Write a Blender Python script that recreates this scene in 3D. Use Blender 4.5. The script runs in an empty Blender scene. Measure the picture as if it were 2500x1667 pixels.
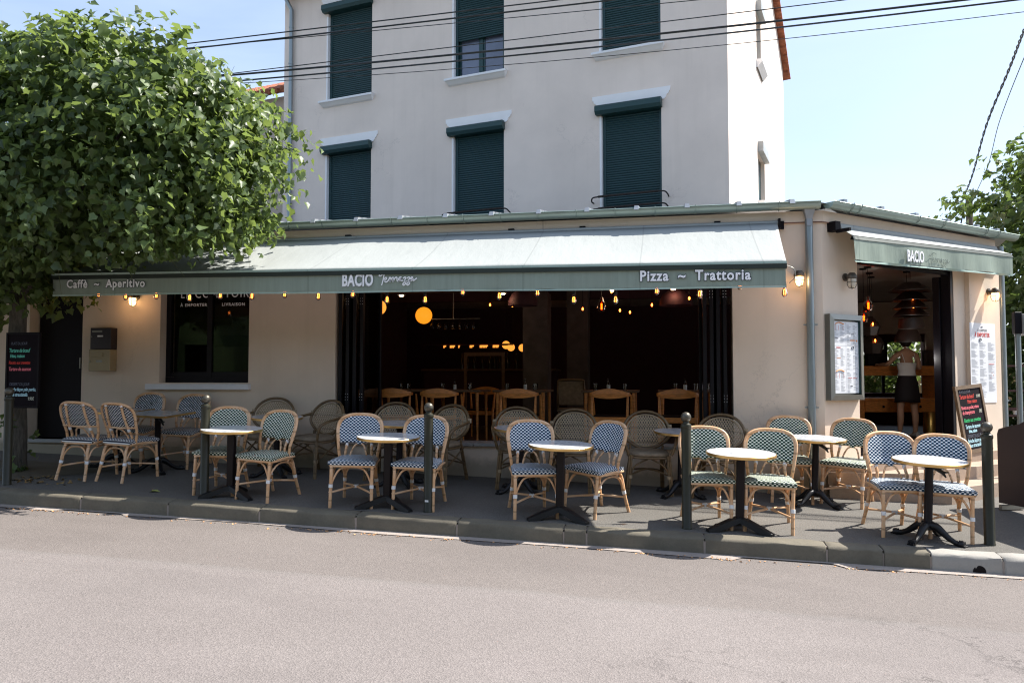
import bpy, bmesh, math, random
import numpy as np
from mathutils import Vector, Matrix, Quaternion
R = math.radians
S = bpy.context.scene
COL = S.collection
random.seed(7)
rng = np.random.default_rng(11)

# ------------------------------------------------------------------ camera
PSI = R(11.2); PITCH = math.atan(88.5/1944); CAMZ = 1.324
cam = bpy.data.cameras.new('camera'); co = bpy.data.objects.new('camera', cam); COL.objects.link(co)
cam.sensor_width = 36; cam.lens = 36*1944/2500; cam.clip_end = 2000; cam.clip_start = .05
co.location = (0, 0, CAMZ); co.rotation_euler = (R(90)+PITCH, 0, PSI)
S.camera = co
# ------------------------------------------------------------------ world, sun, exposure
SUN_DIR = Vector((.745, .345, 1.04)).normalized()
el = math.asin(SUN_DIR.z); az = math.atan2(SUN_DIR.x, SUN_DIR.y)
W = bpy.data.worlds.new('World'); S.world = W; W.use_nodes = True
wn = W.node_tree; wn.nodes.clear()
wo = wn.nodes.new('ShaderNodeOutputWorld'); bg = wn.nodes.new('ShaderNodeBackground'); sky = wn.nodes.new('ShaderNodeTexSky')
sky.sky_type = 'NISHITA'; sky.sun_disc = False; sky.sun_elevation = el; sky.sun_rotation = az
sky.air_density = 1.0; sky.dust_density = 1.6; sky.ozone_density = 1.2; sky.altitude = 50
bg.inputs['Strength'].default_value = .112
# thin high cloud veil mixed into the sky colour
tc = wn.nodes.new('ShaderNodeTexCoord'); mp = wn.nodes.new('ShaderNodeMapping'); nz = wn.nodes.new('ShaderNodeTexNoise'); rp = wn.nodes.new('ShaderNodeValToRGB'); mx = wn.nodes.new('ShaderNodeMix')
mx.data_type = 'RGBA'
mp.inputs['Scale'].default_value = (1.2, 1.6, 5.5); nz.inputs['Scale'].default_value = 1.5; nz.inputs['Detail'].default_value = 6
nz.inputs['Distortion'].default_value = .5
rp.color_ramp.elements[0].position = .36; rp.color_ramp.elements[0].color = (.26, .26, .26, 1)
rp.color_ramp.elements[1].position = .74; rp.color_ramp.elements[1].color = (.66, .66, .66, 1)
wn.links.new(tc.outputs['Generated'], mp.inputs['Vector']); wn.links.new(mp.outputs['Vector'], nz.inputs['Vector'])
wn.links.new(nz.outputs['Fac'], rp.inputs['Fac']); wn.links.new(rp.outputs['Color'], mx.inputs[0])
wn.links.new(sky.outputs['Color'], mx.inputs[6]); mx.inputs[7].default_value = (4.05, 4.8, 6.25, 1)
wn.links.new(mx.outputs[2], bg.inputs['Color']); wn.links.new(bg.outputs[0], wo.inputs[0])
sun = bpy.data.lights.new('sun', 'SUN'); so = bpy.data.objects.new('sun', sun); COL.objects.link(so)
sun.energy = 5.0; sun.angle = R(.53); sun.color = (1, .955, .89)
so.rotation_euler = (-SUN_DIR).to_track_quat('-Z', 'Y').to_euler()
S.view_settings.view_transform = 'Standard'; S.view_settings.look = 'None'; S.view_settings.gamma = 1
S.view_settings.exposure = 1.06; S.view_settings.use_curve_mapping = False
try:
    S.cycles.use_denoising = True; S.cycles.filter_width = 1.15; S.cycles.max_bounces = 7; S.cycles.diffuse_bounces = 4; S.cycles.transparent_max_bounces = 12
    S.cycles.sample_clamp_indirect = 8; S.cycles.caustics_reflective = False; S.cycles.caustics_refractive = False
except Exception: pass

# ------------------------------------------------------------------ materials
MATS = {}
def nodes(name):
    m = bpy.data.materials.new(name); m.use_nodes = True; MATS[name] = m
    nt = m.node_tree; return m, nt, nt.nodes['Principled BSDF']
def N(nt, t, **kw):
    n = nt.nodes.new(t)
    for k, v in kw.items():
        if k in n.inputs: n.inputs[k].default_value = v
        else: setattr(n, k, v)
    return n
def mixc(nt, fac, a, b, blend='MIX'):
    n = nt.nodes.new('ShaderNodeMix'); n.data_type = 'RGBA'; n.blend_type = blend; n.clamp_factor = True
    for i, v in ((0, fac), (6, a), (7, b)):
        if isinstance(v, (int, float)): n.inputs[i].default_value = v
        elif isinstance(v, (tuple, list)): n.inputs[i].default_value = (*v[:3], 1)
        else: nt.links.new(v, n.inputs[i])
    return n.outputs[2]
def math_(nt, op, a, b=None):
    n = nt.nodes.new('ShaderNodeMath'); n.operation = op
    for i, v in ((0, a), (1, b)):
        if v is None: continue
        if isinstance(v, (int, float)): n.inputs[i].default_value = v
        else: nt.links.new(v, n.inputs[i])
    return n.outputs[0]
def coord(nt, kind='Object'):
    if kind == 'World': return nt.nodes.new('ShaderNodeNewGeometry').outputs['Position']
    return nt.nodes.new('ShaderNodeTexCoord').outputs[kind]
def noise(nt, scale, detail=5, rough=.55, kind='Object', stretch=None, dist=0):
    n = N(nt, 'ShaderNodeTexNoise', Scale=scale, Detail=detail, Roughness=rough, Distortion=dist)
    v = coord(nt, kind)
    if stretch:
        m = nt.nodes.new('ShaderNodeMapping'); m.inputs['Scale'].default_value = stretch; nt.links.new(v, m.inputs[0]); v = m.outputs[0]
    nt.links.new(v, n.inputs['Vector']); return n.outputs['Fac']
def ramp(nt, fac, p0, p1, c0=(0, 0, 0), c1=(1, 1, 1)):
    n = nt.nodes.new('ShaderNodeValToRGB'); e = n.color_ramp.elements
    e[0].position = p0; e[1].position = p1; e[0].color = (*c0, 1); e[1].color = (*c1, 1)
    nt.links.new(fac, n.inputs[0]); return n.outputs['Color']
def bump(nt, b, h, strength=.3, dist=.01):
    n = N(nt, 'ShaderNodeBump', Strength=strength, Distance=dist); nt.links.new(h, n.inputs['Height']); nt.links.new(n.outputs[0], b.inputs['Normal'])
def mat(name, c, rough=.6, metal=0, var=.12, vs=4, bmp=0, bs=60, kind='Object', spec=.5, stretch=None, coat=0):
    m, nt, b = nodes(name)
    b.inputs['Roughness'].default_value = rough; b.inputs['Metallic'].default_value = metal; b.inputs['Specular IOR Level'].default_value = spec
    if coat: b.inputs['Coat Weight'].default_value = coat
    if var:
        f = noise(nt, vs, kind=kind, stretch=stretch); f = ramp(nt, f, .3, .7)
        nt.links.new(mixc(nt, f, [x*(1-var) for x in c], [min(1, x*(1+var)) for x in c]), b.inputs['Base Color'])
    else: b.inputs['Base Color'].default_value = (*c, 1)
    if bmp: bump(nt, b, noise(nt, bs, kind=kind), bmp, .004)
    return m
def emit(name, c, s):
    m, nt, b = nodes(name); b.inputs['Base Color'].default_value = (*c, 1); b.inputs['Emission Color'].default_value = (*c, 1); b.inputs['Emission Strength'].default_value = s
    return m

def wall_mat(name, c, dirt=True):
    m, nt, b = nodes(name); b.inputs['Roughness'].default_value = .88; b.inputs['Specular IOR Level'].default_value = .2
    f1 = ramp(nt, noise(nt, .9, 6, .6, 'World'), .3, .7)
    f2 = ramp(nt, noise(nt, 1.0, 5, .6, 'World', (5, 5, .35)), .52, .8)
    f3 = ramp(nt, noise(nt, 26, 6, .7, 'World'), .66, .78)
    col = mixc(nt, f1, [x*.91 for x in c], [min(1, x*1.04) for x in c])
    vc = N(nt, 'ShaderNodeTexVoronoi', Scale=.75); vc.feature = 'DISTANCE_TO_EDGE'; wv = nt.nodes.new('ShaderNodeVectorMath'); wv.operation = 'ADD'
    nc = N(nt, 'ShaderNodeTexNoise', Scale=2.2, Detail=7.0, Roughness=.7); nt.links.new(coord(nt, 'World'), nc.inputs['Vector']); nt.links.new(coord(nt, 'World'), wv.inputs[0]); nt.links.new(nc.outputs['Color'], wv.inputs[1]); nt.links.new(wv.outputs[0], vc.inputs['Vector'])
    ck = math_(nt, 'MULTIPLY', ramp(nt, vc.outputs['Distance'], .001, .006, (1, 1, 1), (0, 0, 0)), ramp(nt, noise(nt, .55, 3, .5, 'World'), .52, .60))
    col = mixc(nt, math_(nt, 'MULTIPLY', ck, .40), col, [x*.5 for x in c])
    col = mixc(nt, math_(nt, 'MULTIPLY', f2, .18), col, (c[0]*.62, c[1]*.6, c[2]*.55))
    col = mixc(nt, math_(nt, 'MULTIPLY', f3, .22 if dirt else .06), col, (c[0]*.6, c[1]*.56, c[2]*.5))
    if dirt:   # splash-back stains just above the pavement, ragged edge
        sep = nt.nodes.new('ShaderNodeSeparateXYZ'); nt.links.new(coord(nt, 'World'), sep.inputs[0])
        h = math_(nt, 'ADD', sep.outputs[2], math_(nt, 'MULTIPLY', sep.outputs[0], .029))
        h = math_(nt, 'ADD', h, math_(nt, 'MULTIPLY', noise(nt, 5, 5, .7, 'World'), -.35))
        st = ramp(nt, h, .0, .14, (1, 1, 1), (0, 0, 0))
        col = mixc(nt, math_(nt, 'MULTIPLY', st, .55), col, (.17, .155, .11))
    nt.links.new(col, b.inputs['Base Color'])
    h = math_(nt, 'ADD', noise(nt, 90, 4, .7, 'World'), math_(nt, 'MULTIPLY', noise(nt, 3, 3, .5, 'World'), 1.5))
    bump(nt, b, h, .28, .004); return m
M_wall = wall_mat('cream_render', (.79, .65, .515))
M_wallU = wall_mat('pale_render', (.84, .725, .63), False)
M_plinth = wall_mat('stone_plinth', (.42, .36, .26))
M_stonew = wall_mat('white_stone', (.80, .80, .80), False)

def asphalt(name, c, c2, road=False, rough=.85):
    m, nt, b = nodes(name); b.inputs['Roughness'].default_value = rough; b.inputs['Specular IOR Level'].default_value = .3
    big = ramp(nt, noise(nt, .35, 5, .6, 'World'), .3, .72)
    mid = ramp(nt, noise(nt, 2.6, 5, .65, 'World', (.4, 1, 1)), .35, .75)
    fine = noise(nt, 120, 3, .8, 'World')
    v = N(nt, 'ShaderNodeTexVoronoi', Scale=105.0); nt.links.new(coord(nt, 'World'), v.inputs['Vector'])
    col = mixc(nt, big, c, c2)
    col = mixc(nt, math_(nt, 'MULTIPLY', mid, .18), col, [x*.78 for x in c])
    sp = ramp(nt, v.outputs['Color'], .12, .95)
    col = mixc(nt, .34 if road else .3, col, mixc(nt, 1, col, mixc(nt, sp, (.45, .44, .43), (1.5, 1.48, 1.46)), 'MULTIPLY'))
    pit = ramp(nt, fine, .28, .42, (1, 1, 1), (0, 0, 0))
    col = mixc(nt, math_(nt, 'MULTIPLY', pit, .55), col, [x*.35 for x in c])
    sv = N(nt, 'ShaderNodeTexVoronoi', Scale=3.2 if road else 5.5); nt.links.new(coord(nt, 'World'), sv.inputs['Vector'])
    sp_ = nt.nodes.new('ShaderNodeSeparateColor'); nt.links.new(sv.outputs['Color'], sp_.inputs[0])
    gum = math_(nt, 'MULTIPLY', ramp(nt, sv.outputs['Distance'], .035, .055, (1, 1, 1), (0, 0, 0)), math_(nt, 'GREATER_THAN', sp_.outputs[0], .62))
    col = mixc(nt, math_(nt, 'MULTIPLY', gum, .45), col, [x*(.45 if road else 1.7) for x in c])
    pt = ramp(nt, noise(nt, .55, 4, .6, 'World', (.35, 1, 1)), .50, .56); col = mixc(nt, math_(nt, 'MULTIPLY', pt, .16), col, [x*.62 for x in c])
    if road:
        sep = nt.nodes.new('ShaderNodeSeparateXYZ'); nt.links.new(coord(nt, 'World'), sep.inputs[0])
        y = math_(nt, 'ADD', sep.outputs[1], math_(nt, 'MULTIPLY', noise(nt, 1.3, 4, .6, 'World'), .16))
        # an older, darker and coarser lane strip beside the kerb
        strip = ramp(nt, math_(nt, 'MULTIPLY', y, .1), .552, .556)
        worn = mixc(nt, 1, col, (.86, .85, .83), 'MULTIPLY')
        col = mixc(nt, strip, col, worn)
        seam = math_(nt, 'MULTIPLY', ramp(nt, math_(nt, 'MULTIPLY', y, .1), .543, .552), math_(nt, 'SUBTRACT', 1.0, strip))
        col = mixc(nt, math_(nt, 'MULTIPLY', seam, .3), col, (c[0]*.80, c[1]*.85, c[2]*.82))
        # cracks toward the lower right
        vc = N(nt, 'ShaderNodeTexVoronoi', Scale=1.05); vc.feature = 'DISTANCE_TO_EDGE'
        wv = nt.nodes.new('ShaderNodeVectorMath'); wv.operation = 'ADD'
        ncol = N(nt, 'ShaderNodeTexNoise', Scale=3.4, Detail=6.0, Roughness=.75); nt.links.new(coord(nt, 'World'), ncol.inputs['Vector'])
        sc = nt.nodes.new('ShaderNodeVectorMath'); sc.operation = 'SCALE'; sc.inputs['Scale'].default_value = .75
        nt.links.new(ncol.outputs['Color'], sc.inputs[0]); nt.links.new(coord(nt, 'World'), wv.inputs[0]); nt.links.new(sc.outputs[0], wv.inputs[1]); nt.links.new(wv.outputs[0], vc.inputs['Vector'])
        cr = ramp(nt, vc.outputs['Distance'], .004, .015, (1, 1, 1), (0, 0, 0))
        msk = ramp(nt, noise(nt, .8, 3, .5, 'World'), .40, .50)
        reg = ramp(nt, math_(nt, 'SUBTRACT', math_(nt, 'MULTIPLY', sep.outputs[0], .25), math_(nt, 'MULTIPLY', math_(nt, 'SUBTRACT', sep.outputs[1], 4.9), .3)), .02, .3)
        cr = math_(nt, 'MULTIPLY', math_(nt, 'MULTIPLY', cr, msk), math_(nt, 'ADD', reg, .0))
        col = mixc(nt, math_(nt, 'MULTIPLY', cr, .62), col, [x*.22 for x in c])
    nt.links.new(col, b.inputs['Base Color'])
    bump(nt, b, math_(nt, 'ADD', fine, math_(nt, 'MULTIPLY', v.outputs['Distance'], 1.2)), .55, .006); return m
M_road = asphalt('road_asphalt', (.185, .163, .153), (.222, .198, .187), True)
M_pave = asphalt('pavement_asphalt', (.108, .103, .091), (.160, .146, .130))
def concrete(name, c, d=.35):
    m, nt, b = nodes(name); b.inputs['Roughness'].default_value = .85
    f = ramp(nt, noise(nt, 3, 6, .7, 'World'), .3, .75); g = ramp(nt, noise(nt, 45, 5, .8, 'World'), .45, .7)
    col = mixc(nt, math_(nt, 'MULTIPLY', f, d*1.6), c, [x*.5 for x in c]); col = mixc(nt, math_(nt, 'MULTIPLY', g, d), col, [x*.55 for x in c])
    nt.links.new(col, b.inputs['Base Color']); bump(nt, b, noise(nt, 80, 5, .8, 'World'), .4, .005); return m
M_kerb = concrete('kerb_granite', (.175, .152, .11), .5); M_kerbn = concrete('kerb_concrete_pale', (.34, .32, .285), .2)
M_channel = concrete('gutter_channel', (.34, .29, .255), .25); M_soil = concrete('bare_soil', (.10, .085, .055), .4)
M_step = concrete('travertine', (.44, .33, .245), .4); M_sill = concrete('sill_stone', (.40, .39, .37), .25)

def weave(name, cbg, cdot):
    m, nt, b = nodes(name); b.inputs['Roughness'].default_value = .42; b.inputs['Specular IOR Level'].default_value = .3
    sep = nt.nodes.new('ShaderNodeSeparateXYZ'); nt.links.new(coord(nt, 'UV'), sep.inputs[0])
    row = math_(nt, 'FLOOR', math_(nt, 'DIVIDE', sep.outputs[1], .0150))
    par = math_(nt, 'MULTIPLY', math_(nt, 'MODULO', math_(nt, 'ABSOLUTE', row), 2.0), .5)
    fu = math_(nt, 'FRACT', math_(nt, 'ADD', math_(nt, 'DIVIDE', sep.outputs[0], .038), par))
    fv = math_(nt, 'FRACT', math_(nt, 'DIVIDE', sep.outputs[1], .0150))
    iu = math_(nt, 'LESS_THAN', math_(nt, 'ABSOLUTE', math_(nt, 'SUBTRACT', fu, .5)), .235)
    iv = math_(nt, 'LESS_THAN', math_(nt, 'ABSOLUTE', math_(nt, 'SUBTRACT', fv, .5)), .37)
    d = math_(nt, 'MULTIPLY', iu, iv)
    nt.links.new(mixc(nt, d, cbg, cdot), b.inputs['Base Color']); bump(nt, b, d, .5, .002); return m
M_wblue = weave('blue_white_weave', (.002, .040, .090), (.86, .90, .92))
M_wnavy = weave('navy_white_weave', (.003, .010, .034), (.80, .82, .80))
M_wgreen = weave('green_white_weave', (.008, .038, .022), (.84, .88, .74))
def cane(name, c, c2):
    m, nt, b = nodes(name); b.inputs['Roughness'].default_value = .38
    f = ramp(nt, noise(nt, 9, 5, .6), .35, .65); g = ramp(nt, noise(nt, 60, 3, .6, stretch=(1, 1, .15)), .4, .75)
    w = N(nt, 'ShaderNodeTexWave', Scale=2.1, Distortion=1.5, Detail=1.0); w.bands_direction = 'Z'; nt.links.new(coord(nt), w.inputs['Vector'])
    k = ramp(nt, w.outputs['Fac'], .955, .99)
    col = mixc(nt, f, c, c2); col = mixc(nt, math_(nt, 'MULTIPLY', g, .25), col, [x*.55 for x in c]); col = mixc(nt, math_(nt, 'MULTIPLY', k, .6), col, [x*.4 for x in c])
    nt.links.new(col, b.inputs['Base Color']); return m
M_rattan = cane('rattan_pole', (.70, .385, .18), (.78, .52, .32))
M_bind = mat('white_binding', (.80, .80, .80), .4, var=.04)
M_wick = cane('brown_wicker', (.15, .092, .042), (.22, .145, .07)); M_wickp = cane('weathered_cane', (.38, .28, .17), (.46, .35, .225))
M_wcush = mat('woven_seat_brown', (.26, .20, .135), .7, var=.25, vs=25, bmp=.5, bs=180)
def marble():
    m, nt, b = nodes('white_marble'); b.inputs['Roughness'].default_value = .12
    n1 = N(nt, 'ShaderNodeTexNoise', Scale=4.5, Detail=8.0, Roughness=.6, Distortion=2.2)
    oi = nt.nodes.new('ShaderNodeObjectInfo'); va = nt.nodes.new('ShaderNodeVectorMath'); va.operation = 'ADD'
    nt.links.new(coord(nt), va.inputs[0]); cb = nt.nodes.new('ShaderNodeCombineXYZ'); nt.links.new(math_(nt, 'MULTIPLY', oi.outputs['Random'], 40.0), cb.inputs[0]); nt.links.new(cb.outputs[0], va.inputs[1]); nt.links.new(va.outputs[0], n1.inputs['Vector'])
    v = math_(nt, 'ABSOLUTE', math_(nt, 'SUBTRACT', n1.outputs['Fac'], .5)); f = ramp(nt, v, .0, .045, (1, 1, 1), (0, 0, 0))
    col = mixc(nt, math_(nt, 'MULTIPLY', f, .55), (.66, .67, .69), (.24, .25, .27)); nt.links.new(col, b.inputs['Base Color']); return m
M_marble = marble()
M_brass = mat('brass_rim', (.72, .47, .18), .28, .9, var=.12, vs=12)
M_iron = mat('black_cast_iron', (.009, .009, .010), .42, .0, spec=.35, var=.2, bmp=.25, bs=60)
M_post = mat('table_post_black', (.008, .005, .006), .45, 0, var=.1, spec=.25)
M_boll = mat('bollard_bronze_paint', (.028, .027, .016), .4, .0, spec=.35, var=.15, vs=9, bmp=.15, bs=120)
def metal_paint(name, c, rough): return mat(name, c, rough, .15, var=.06, vs=2.5)
M_teal = metal_paint('teal_shutter', (.011, .047, .052), .42); M_dkteal = metal_paint('teal_box', (.014, .050, .050), .4)
M_dark = mat('anthracite_frame', (.006, .005, .008), .4, 0, var=.06, spec=.22)
M_zinc = mat('zinc_sheet', (.42, .45, .47), .42, .75, var=.12, vs=3, kind='World'); M_gut = mat('zinc_gutter_patina', (.30, .37, .33), .4, .5, var=.12, vs=2, kind='World')
M_pvc = mat('grey_downpipe', (.27, .31, .32), .35, .6, var=.05)
M_tile = mat('terracotta_tile', (.30, .10, .05), .8, var=.4, vs=9, bmp=.6, bs=25, kind='World')
M_inwall = mat('interior_plum_wall', (.045, .012, .018), .8, var=.15); M_ceil = mat('interior_ceiling', (.42, .38, .34), .8, var=.1)
M_inwhite = mat('interior_pale_wall', (.66, .56, .45), .8, var=.06); M_floor = mat('interior_floor', (.05, .035, .028), .45, var=.3, vs=5)
M_wood = mat('honey_oak', (.70, .26, .06), .42, var=.28, vs=5, stretch=(3, 3, 14)); M_woodd = mat('brown_wood', (.16, .09, .045), .5, var=.3, vs=6, stretch=(12, 3, 3))
M_black = mat('matt_black', (.006, .004, .005), .6, var=.1, spec=.15); M_white = mat('white_paint', (.82, .82, .82), .5, var=.03)
M_frameb = mat('board_frame_brown', (.15, .095, .05), .55, var=.25, vs=12); M_slate = mat('chalkboard_black', (.006, .003, .005), .7, var=.3, vs=6, spec=.12)
M_alu = mat('brushed_aluminium', (.25, .245, .215), .4, .8, var=.08, vs=4); M_paper = mat('menu_paper', (.78, .79, .80), .6, var=.02)
M_bronze = mat('aged_bronze', (.10, .085, .065), .5, .5, var=.25, vs=20, bmp=.3, bs=90)
M_beigebox = mat('beige_mailbox', (.34, .27, .155), .45, .2, var=.06); M_blackbox = mat('dark_mailbox', (.022, .016, .02), .4, .2, var=.06)
M_cable = mat('black_cable', (.012, .014, .014), .5, var=0); M_polewood = mat('pole_wood', (.10, .08, .06), .8, var=.3, stretch=(8, 8, 1))
M_skin = mat('skin', (.50, .29, .19), .5, var=.06, vs=8); M_hair = mat('dark_hair', (.018, .011, .009), .5, var=.4, vs=40, stretch=(3, 3, .4))
M_top = mat('white_camisole', (.78, .78, .78), .7, var=.03); M_skirt = mat('black_skirt', (.012, .008, .011), .75, var=.2); M_shoe = mat('trainer_white', (.6, .6, .58), .6, var=.05)
M_brassbin = mat('brass_bin', (.42, .28, .08), .3, .9, var=.15)
M_valt = (.90, .91, .92)
M_letter = mat('letter_white', M_valt, .6, var=0); M_lout = mat('letter_outline_navy', (.012, .022, .035), .6, var=0); M_lgrey = mat('letter_shadow_grey', (.30, .33, .33), .6, var=0)
def chalk(n, c): return mat('chalk_'+n, c, .8, var=0)
CH = dict(red=chalk('red', (.55, .035, .02)), pink=chalk('pink', (.75, .16, .19)), green=chalk('green', (.02, .42, .13)), blue=chalk('pale_blue', (.42, .66, .72)), grey=chalk('grey', (.10, .11, .14)), white=chalk('white', (.45, .45, .36)), teal=chalk('teal', (.12, .5, .36)))
INK = dict(k=mat('ink_black', (.06, .06, .07), .7, var=0), g=mat('ink_grey', (.42, .43, .45), .7, var=0), r=mat('ink_red', (.62, .08, .06), .7, var=0), o=mat('ink_orange', (.75, .28, .08), .7, var=0))

def fabric(name, c, streak=.25):
    m, nt, b = nodes(name); b.inputs['Roughness'].default_value = .8; b.inputs['Specular IOR Level'].default_value = .25
    f = ramp(nt, noise(nt, 1.0, 5, .75, 'World', (14, 3, .4)), .35, .75); g = ramp(nt, noise(nt, 1.1, 4, .6, 'World'), .3, .7)
    col = mixc(nt, math_(nt, 'MULTIPLY', f, streak), c, [x*.62 for x in c]); col = mixc(nt, math_(nt, 'MULTIPLY', g, .12), col, [min(1, x*1.25) for x in c])
    sep = nt.nodes.new('ShaderNodeSeparateXYZ'); nt.links.new(coord(nt, 'World'), sep.inputs[0])
    sm = math_(nt, 'LESS_THAN', math_(nt, 'FRACT', math_(nt, 'DIVIDE', math_(nt, 'ADD', sep.outputs[0], 20.35), 1.18)), .012)
    col = mixc(nt, math_(nt, 'MULTIPLY', sm, .35), col, [x*.5 for x in c])
    nt.links.new(col, b.inputs['Base Color']); bump(nt, b, noise(nt, 1, 4, .6, 'World', (7, 2.5, 1.5)), .30, .03)
    return m
M_awtop = fabric('awning_canvas', (.335, .352, .338), .08); M_val = fabric('awning_valance', (.27, .325, .272), .55); M_valhem = fabric('valance_hem', (.36, .47, .41), .1); M_bar = mat('awning_bar_dark', (.03, .04, .032), .5, .3, var=.1)
def leafmat(name, c1, c2, trans):
    m, nt, b = nodes(name); b.inputs['Roughness'].default_value = .42; b.inputs['Specular IOR Level'].default_value = .45
    geo = nt.nodes.new('ShaderNodeNewGeometry'); f = noise(nt, .9, 3, .5, 'World')
    a = math_(nt, 'ADD', math_(nt, 'MULTIPLY', geo.outputs['Random Per Island'], .75), math_(nt, 'MULTIPLY', f, .35))
    col = mixc(nt, ramp(nt, a, .1, .95), c1, c2); nt.links.new(col, b.inputs['Base Color'])
    t = nt.nodes.new('ShaderNodeBsdfTranslucent'); nt.links.new(mixc(nt, .5, col, trans), t.inputs['Color'])
    ms = nt.nodes.new('ShaderNodeMixShader'); ms.inputs[0].default_value = .40
    nt.links.new(b.outputs[0], ms.inputs[1]); nt.links.new(t.outputs[0], ms.inputs[2]); nt.links.new(ms.outputs[0], nt.nodes['Material Output'].inputs[0]); return m
M_leaf = leafmat('linden_leaf', (.010, .026, .008), (.155, .222, .078), (.42, .55, .11)); M_leaf2 = leafmat('far_leaf', (.075, .12, .035), (.15, .20, .07), (.2, .3, .05))
def bark():
    m, nt, b = nodes('bark'); b.inputs['Roughness'].default_value = .9
    f = noise(nt, 12, 6, .7, 'World', (3, 3, .5)); nt.links.new(ramp(nt, f, .3, .75, (.035, .03, .022), (.17, .15, .12)), b.inputs['Base Color']); bump(nt, b, f, 1, .03); return m
M_bark = bark()
def glass(name, c=(1, 1, 1), dark=.85, rough=.02):
    m, nt, b = nodes(name); nt.nodes.remove(b)
    tr = nt.nodes.new('ShaderNodeBsdfTransparent'); tr.inputs[0].default_value = (*[x*dark for x in c], 1)
    gl = nt.nodes.new('ShaderNodeBsdfGlossy'); gl.inputs['Roughness'].default_value = rough
    fr = nt.nodes.new('ShaderNodeFresnel'); fr.inputs[0].default_value = 1.5; ms = nt.nodes.new('ShaderNodeMixShader')
    nt.links.new(fr.outputs[0], ms.inputs[0]); nt.links.new(tr.outputs[0], ms.inputs[1]); nt.links.new(gl.outputs[0], ms.inputs[2]); nt.links.new(ms.outputs[0], nt.nodes['Material Output'].inputs[0]); return m
M_glass = glass('window_glass', dark=.6); M_glassc = glass('clear_glass', dark=.92); M_amberg = glass('amber_glass', (.9, .25, .05), .9)
M_bulbg = glass('bulb_glass', (1, .75, .5), .95); M_frost = emit('frosted_lamp_glass', (1, .62, .28), 2.2); M_frostoff = mat('frosted_glass_unlit', (.62, .57, .47), .25, var=.03)
M_fil = emit('filament', (1, .32, .07), 6); M_filr = emit('filament_deep', (1, .16, .02), 9); M_lantern = emit('paper_lantern', (1, .30, .015), .58); M_lantern2 = emit('paper_lantern_pale', (1, .36, .05), .62); M_spot = emit('spot_disc', (1, .7, .42), 5)
M_winlit = mat('courtyard_wall', (.75, .52, .34), .8, var=.05); M_canvasw = mat('white_canvas', (.85, .85, .85), .7, var=.02)

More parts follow.
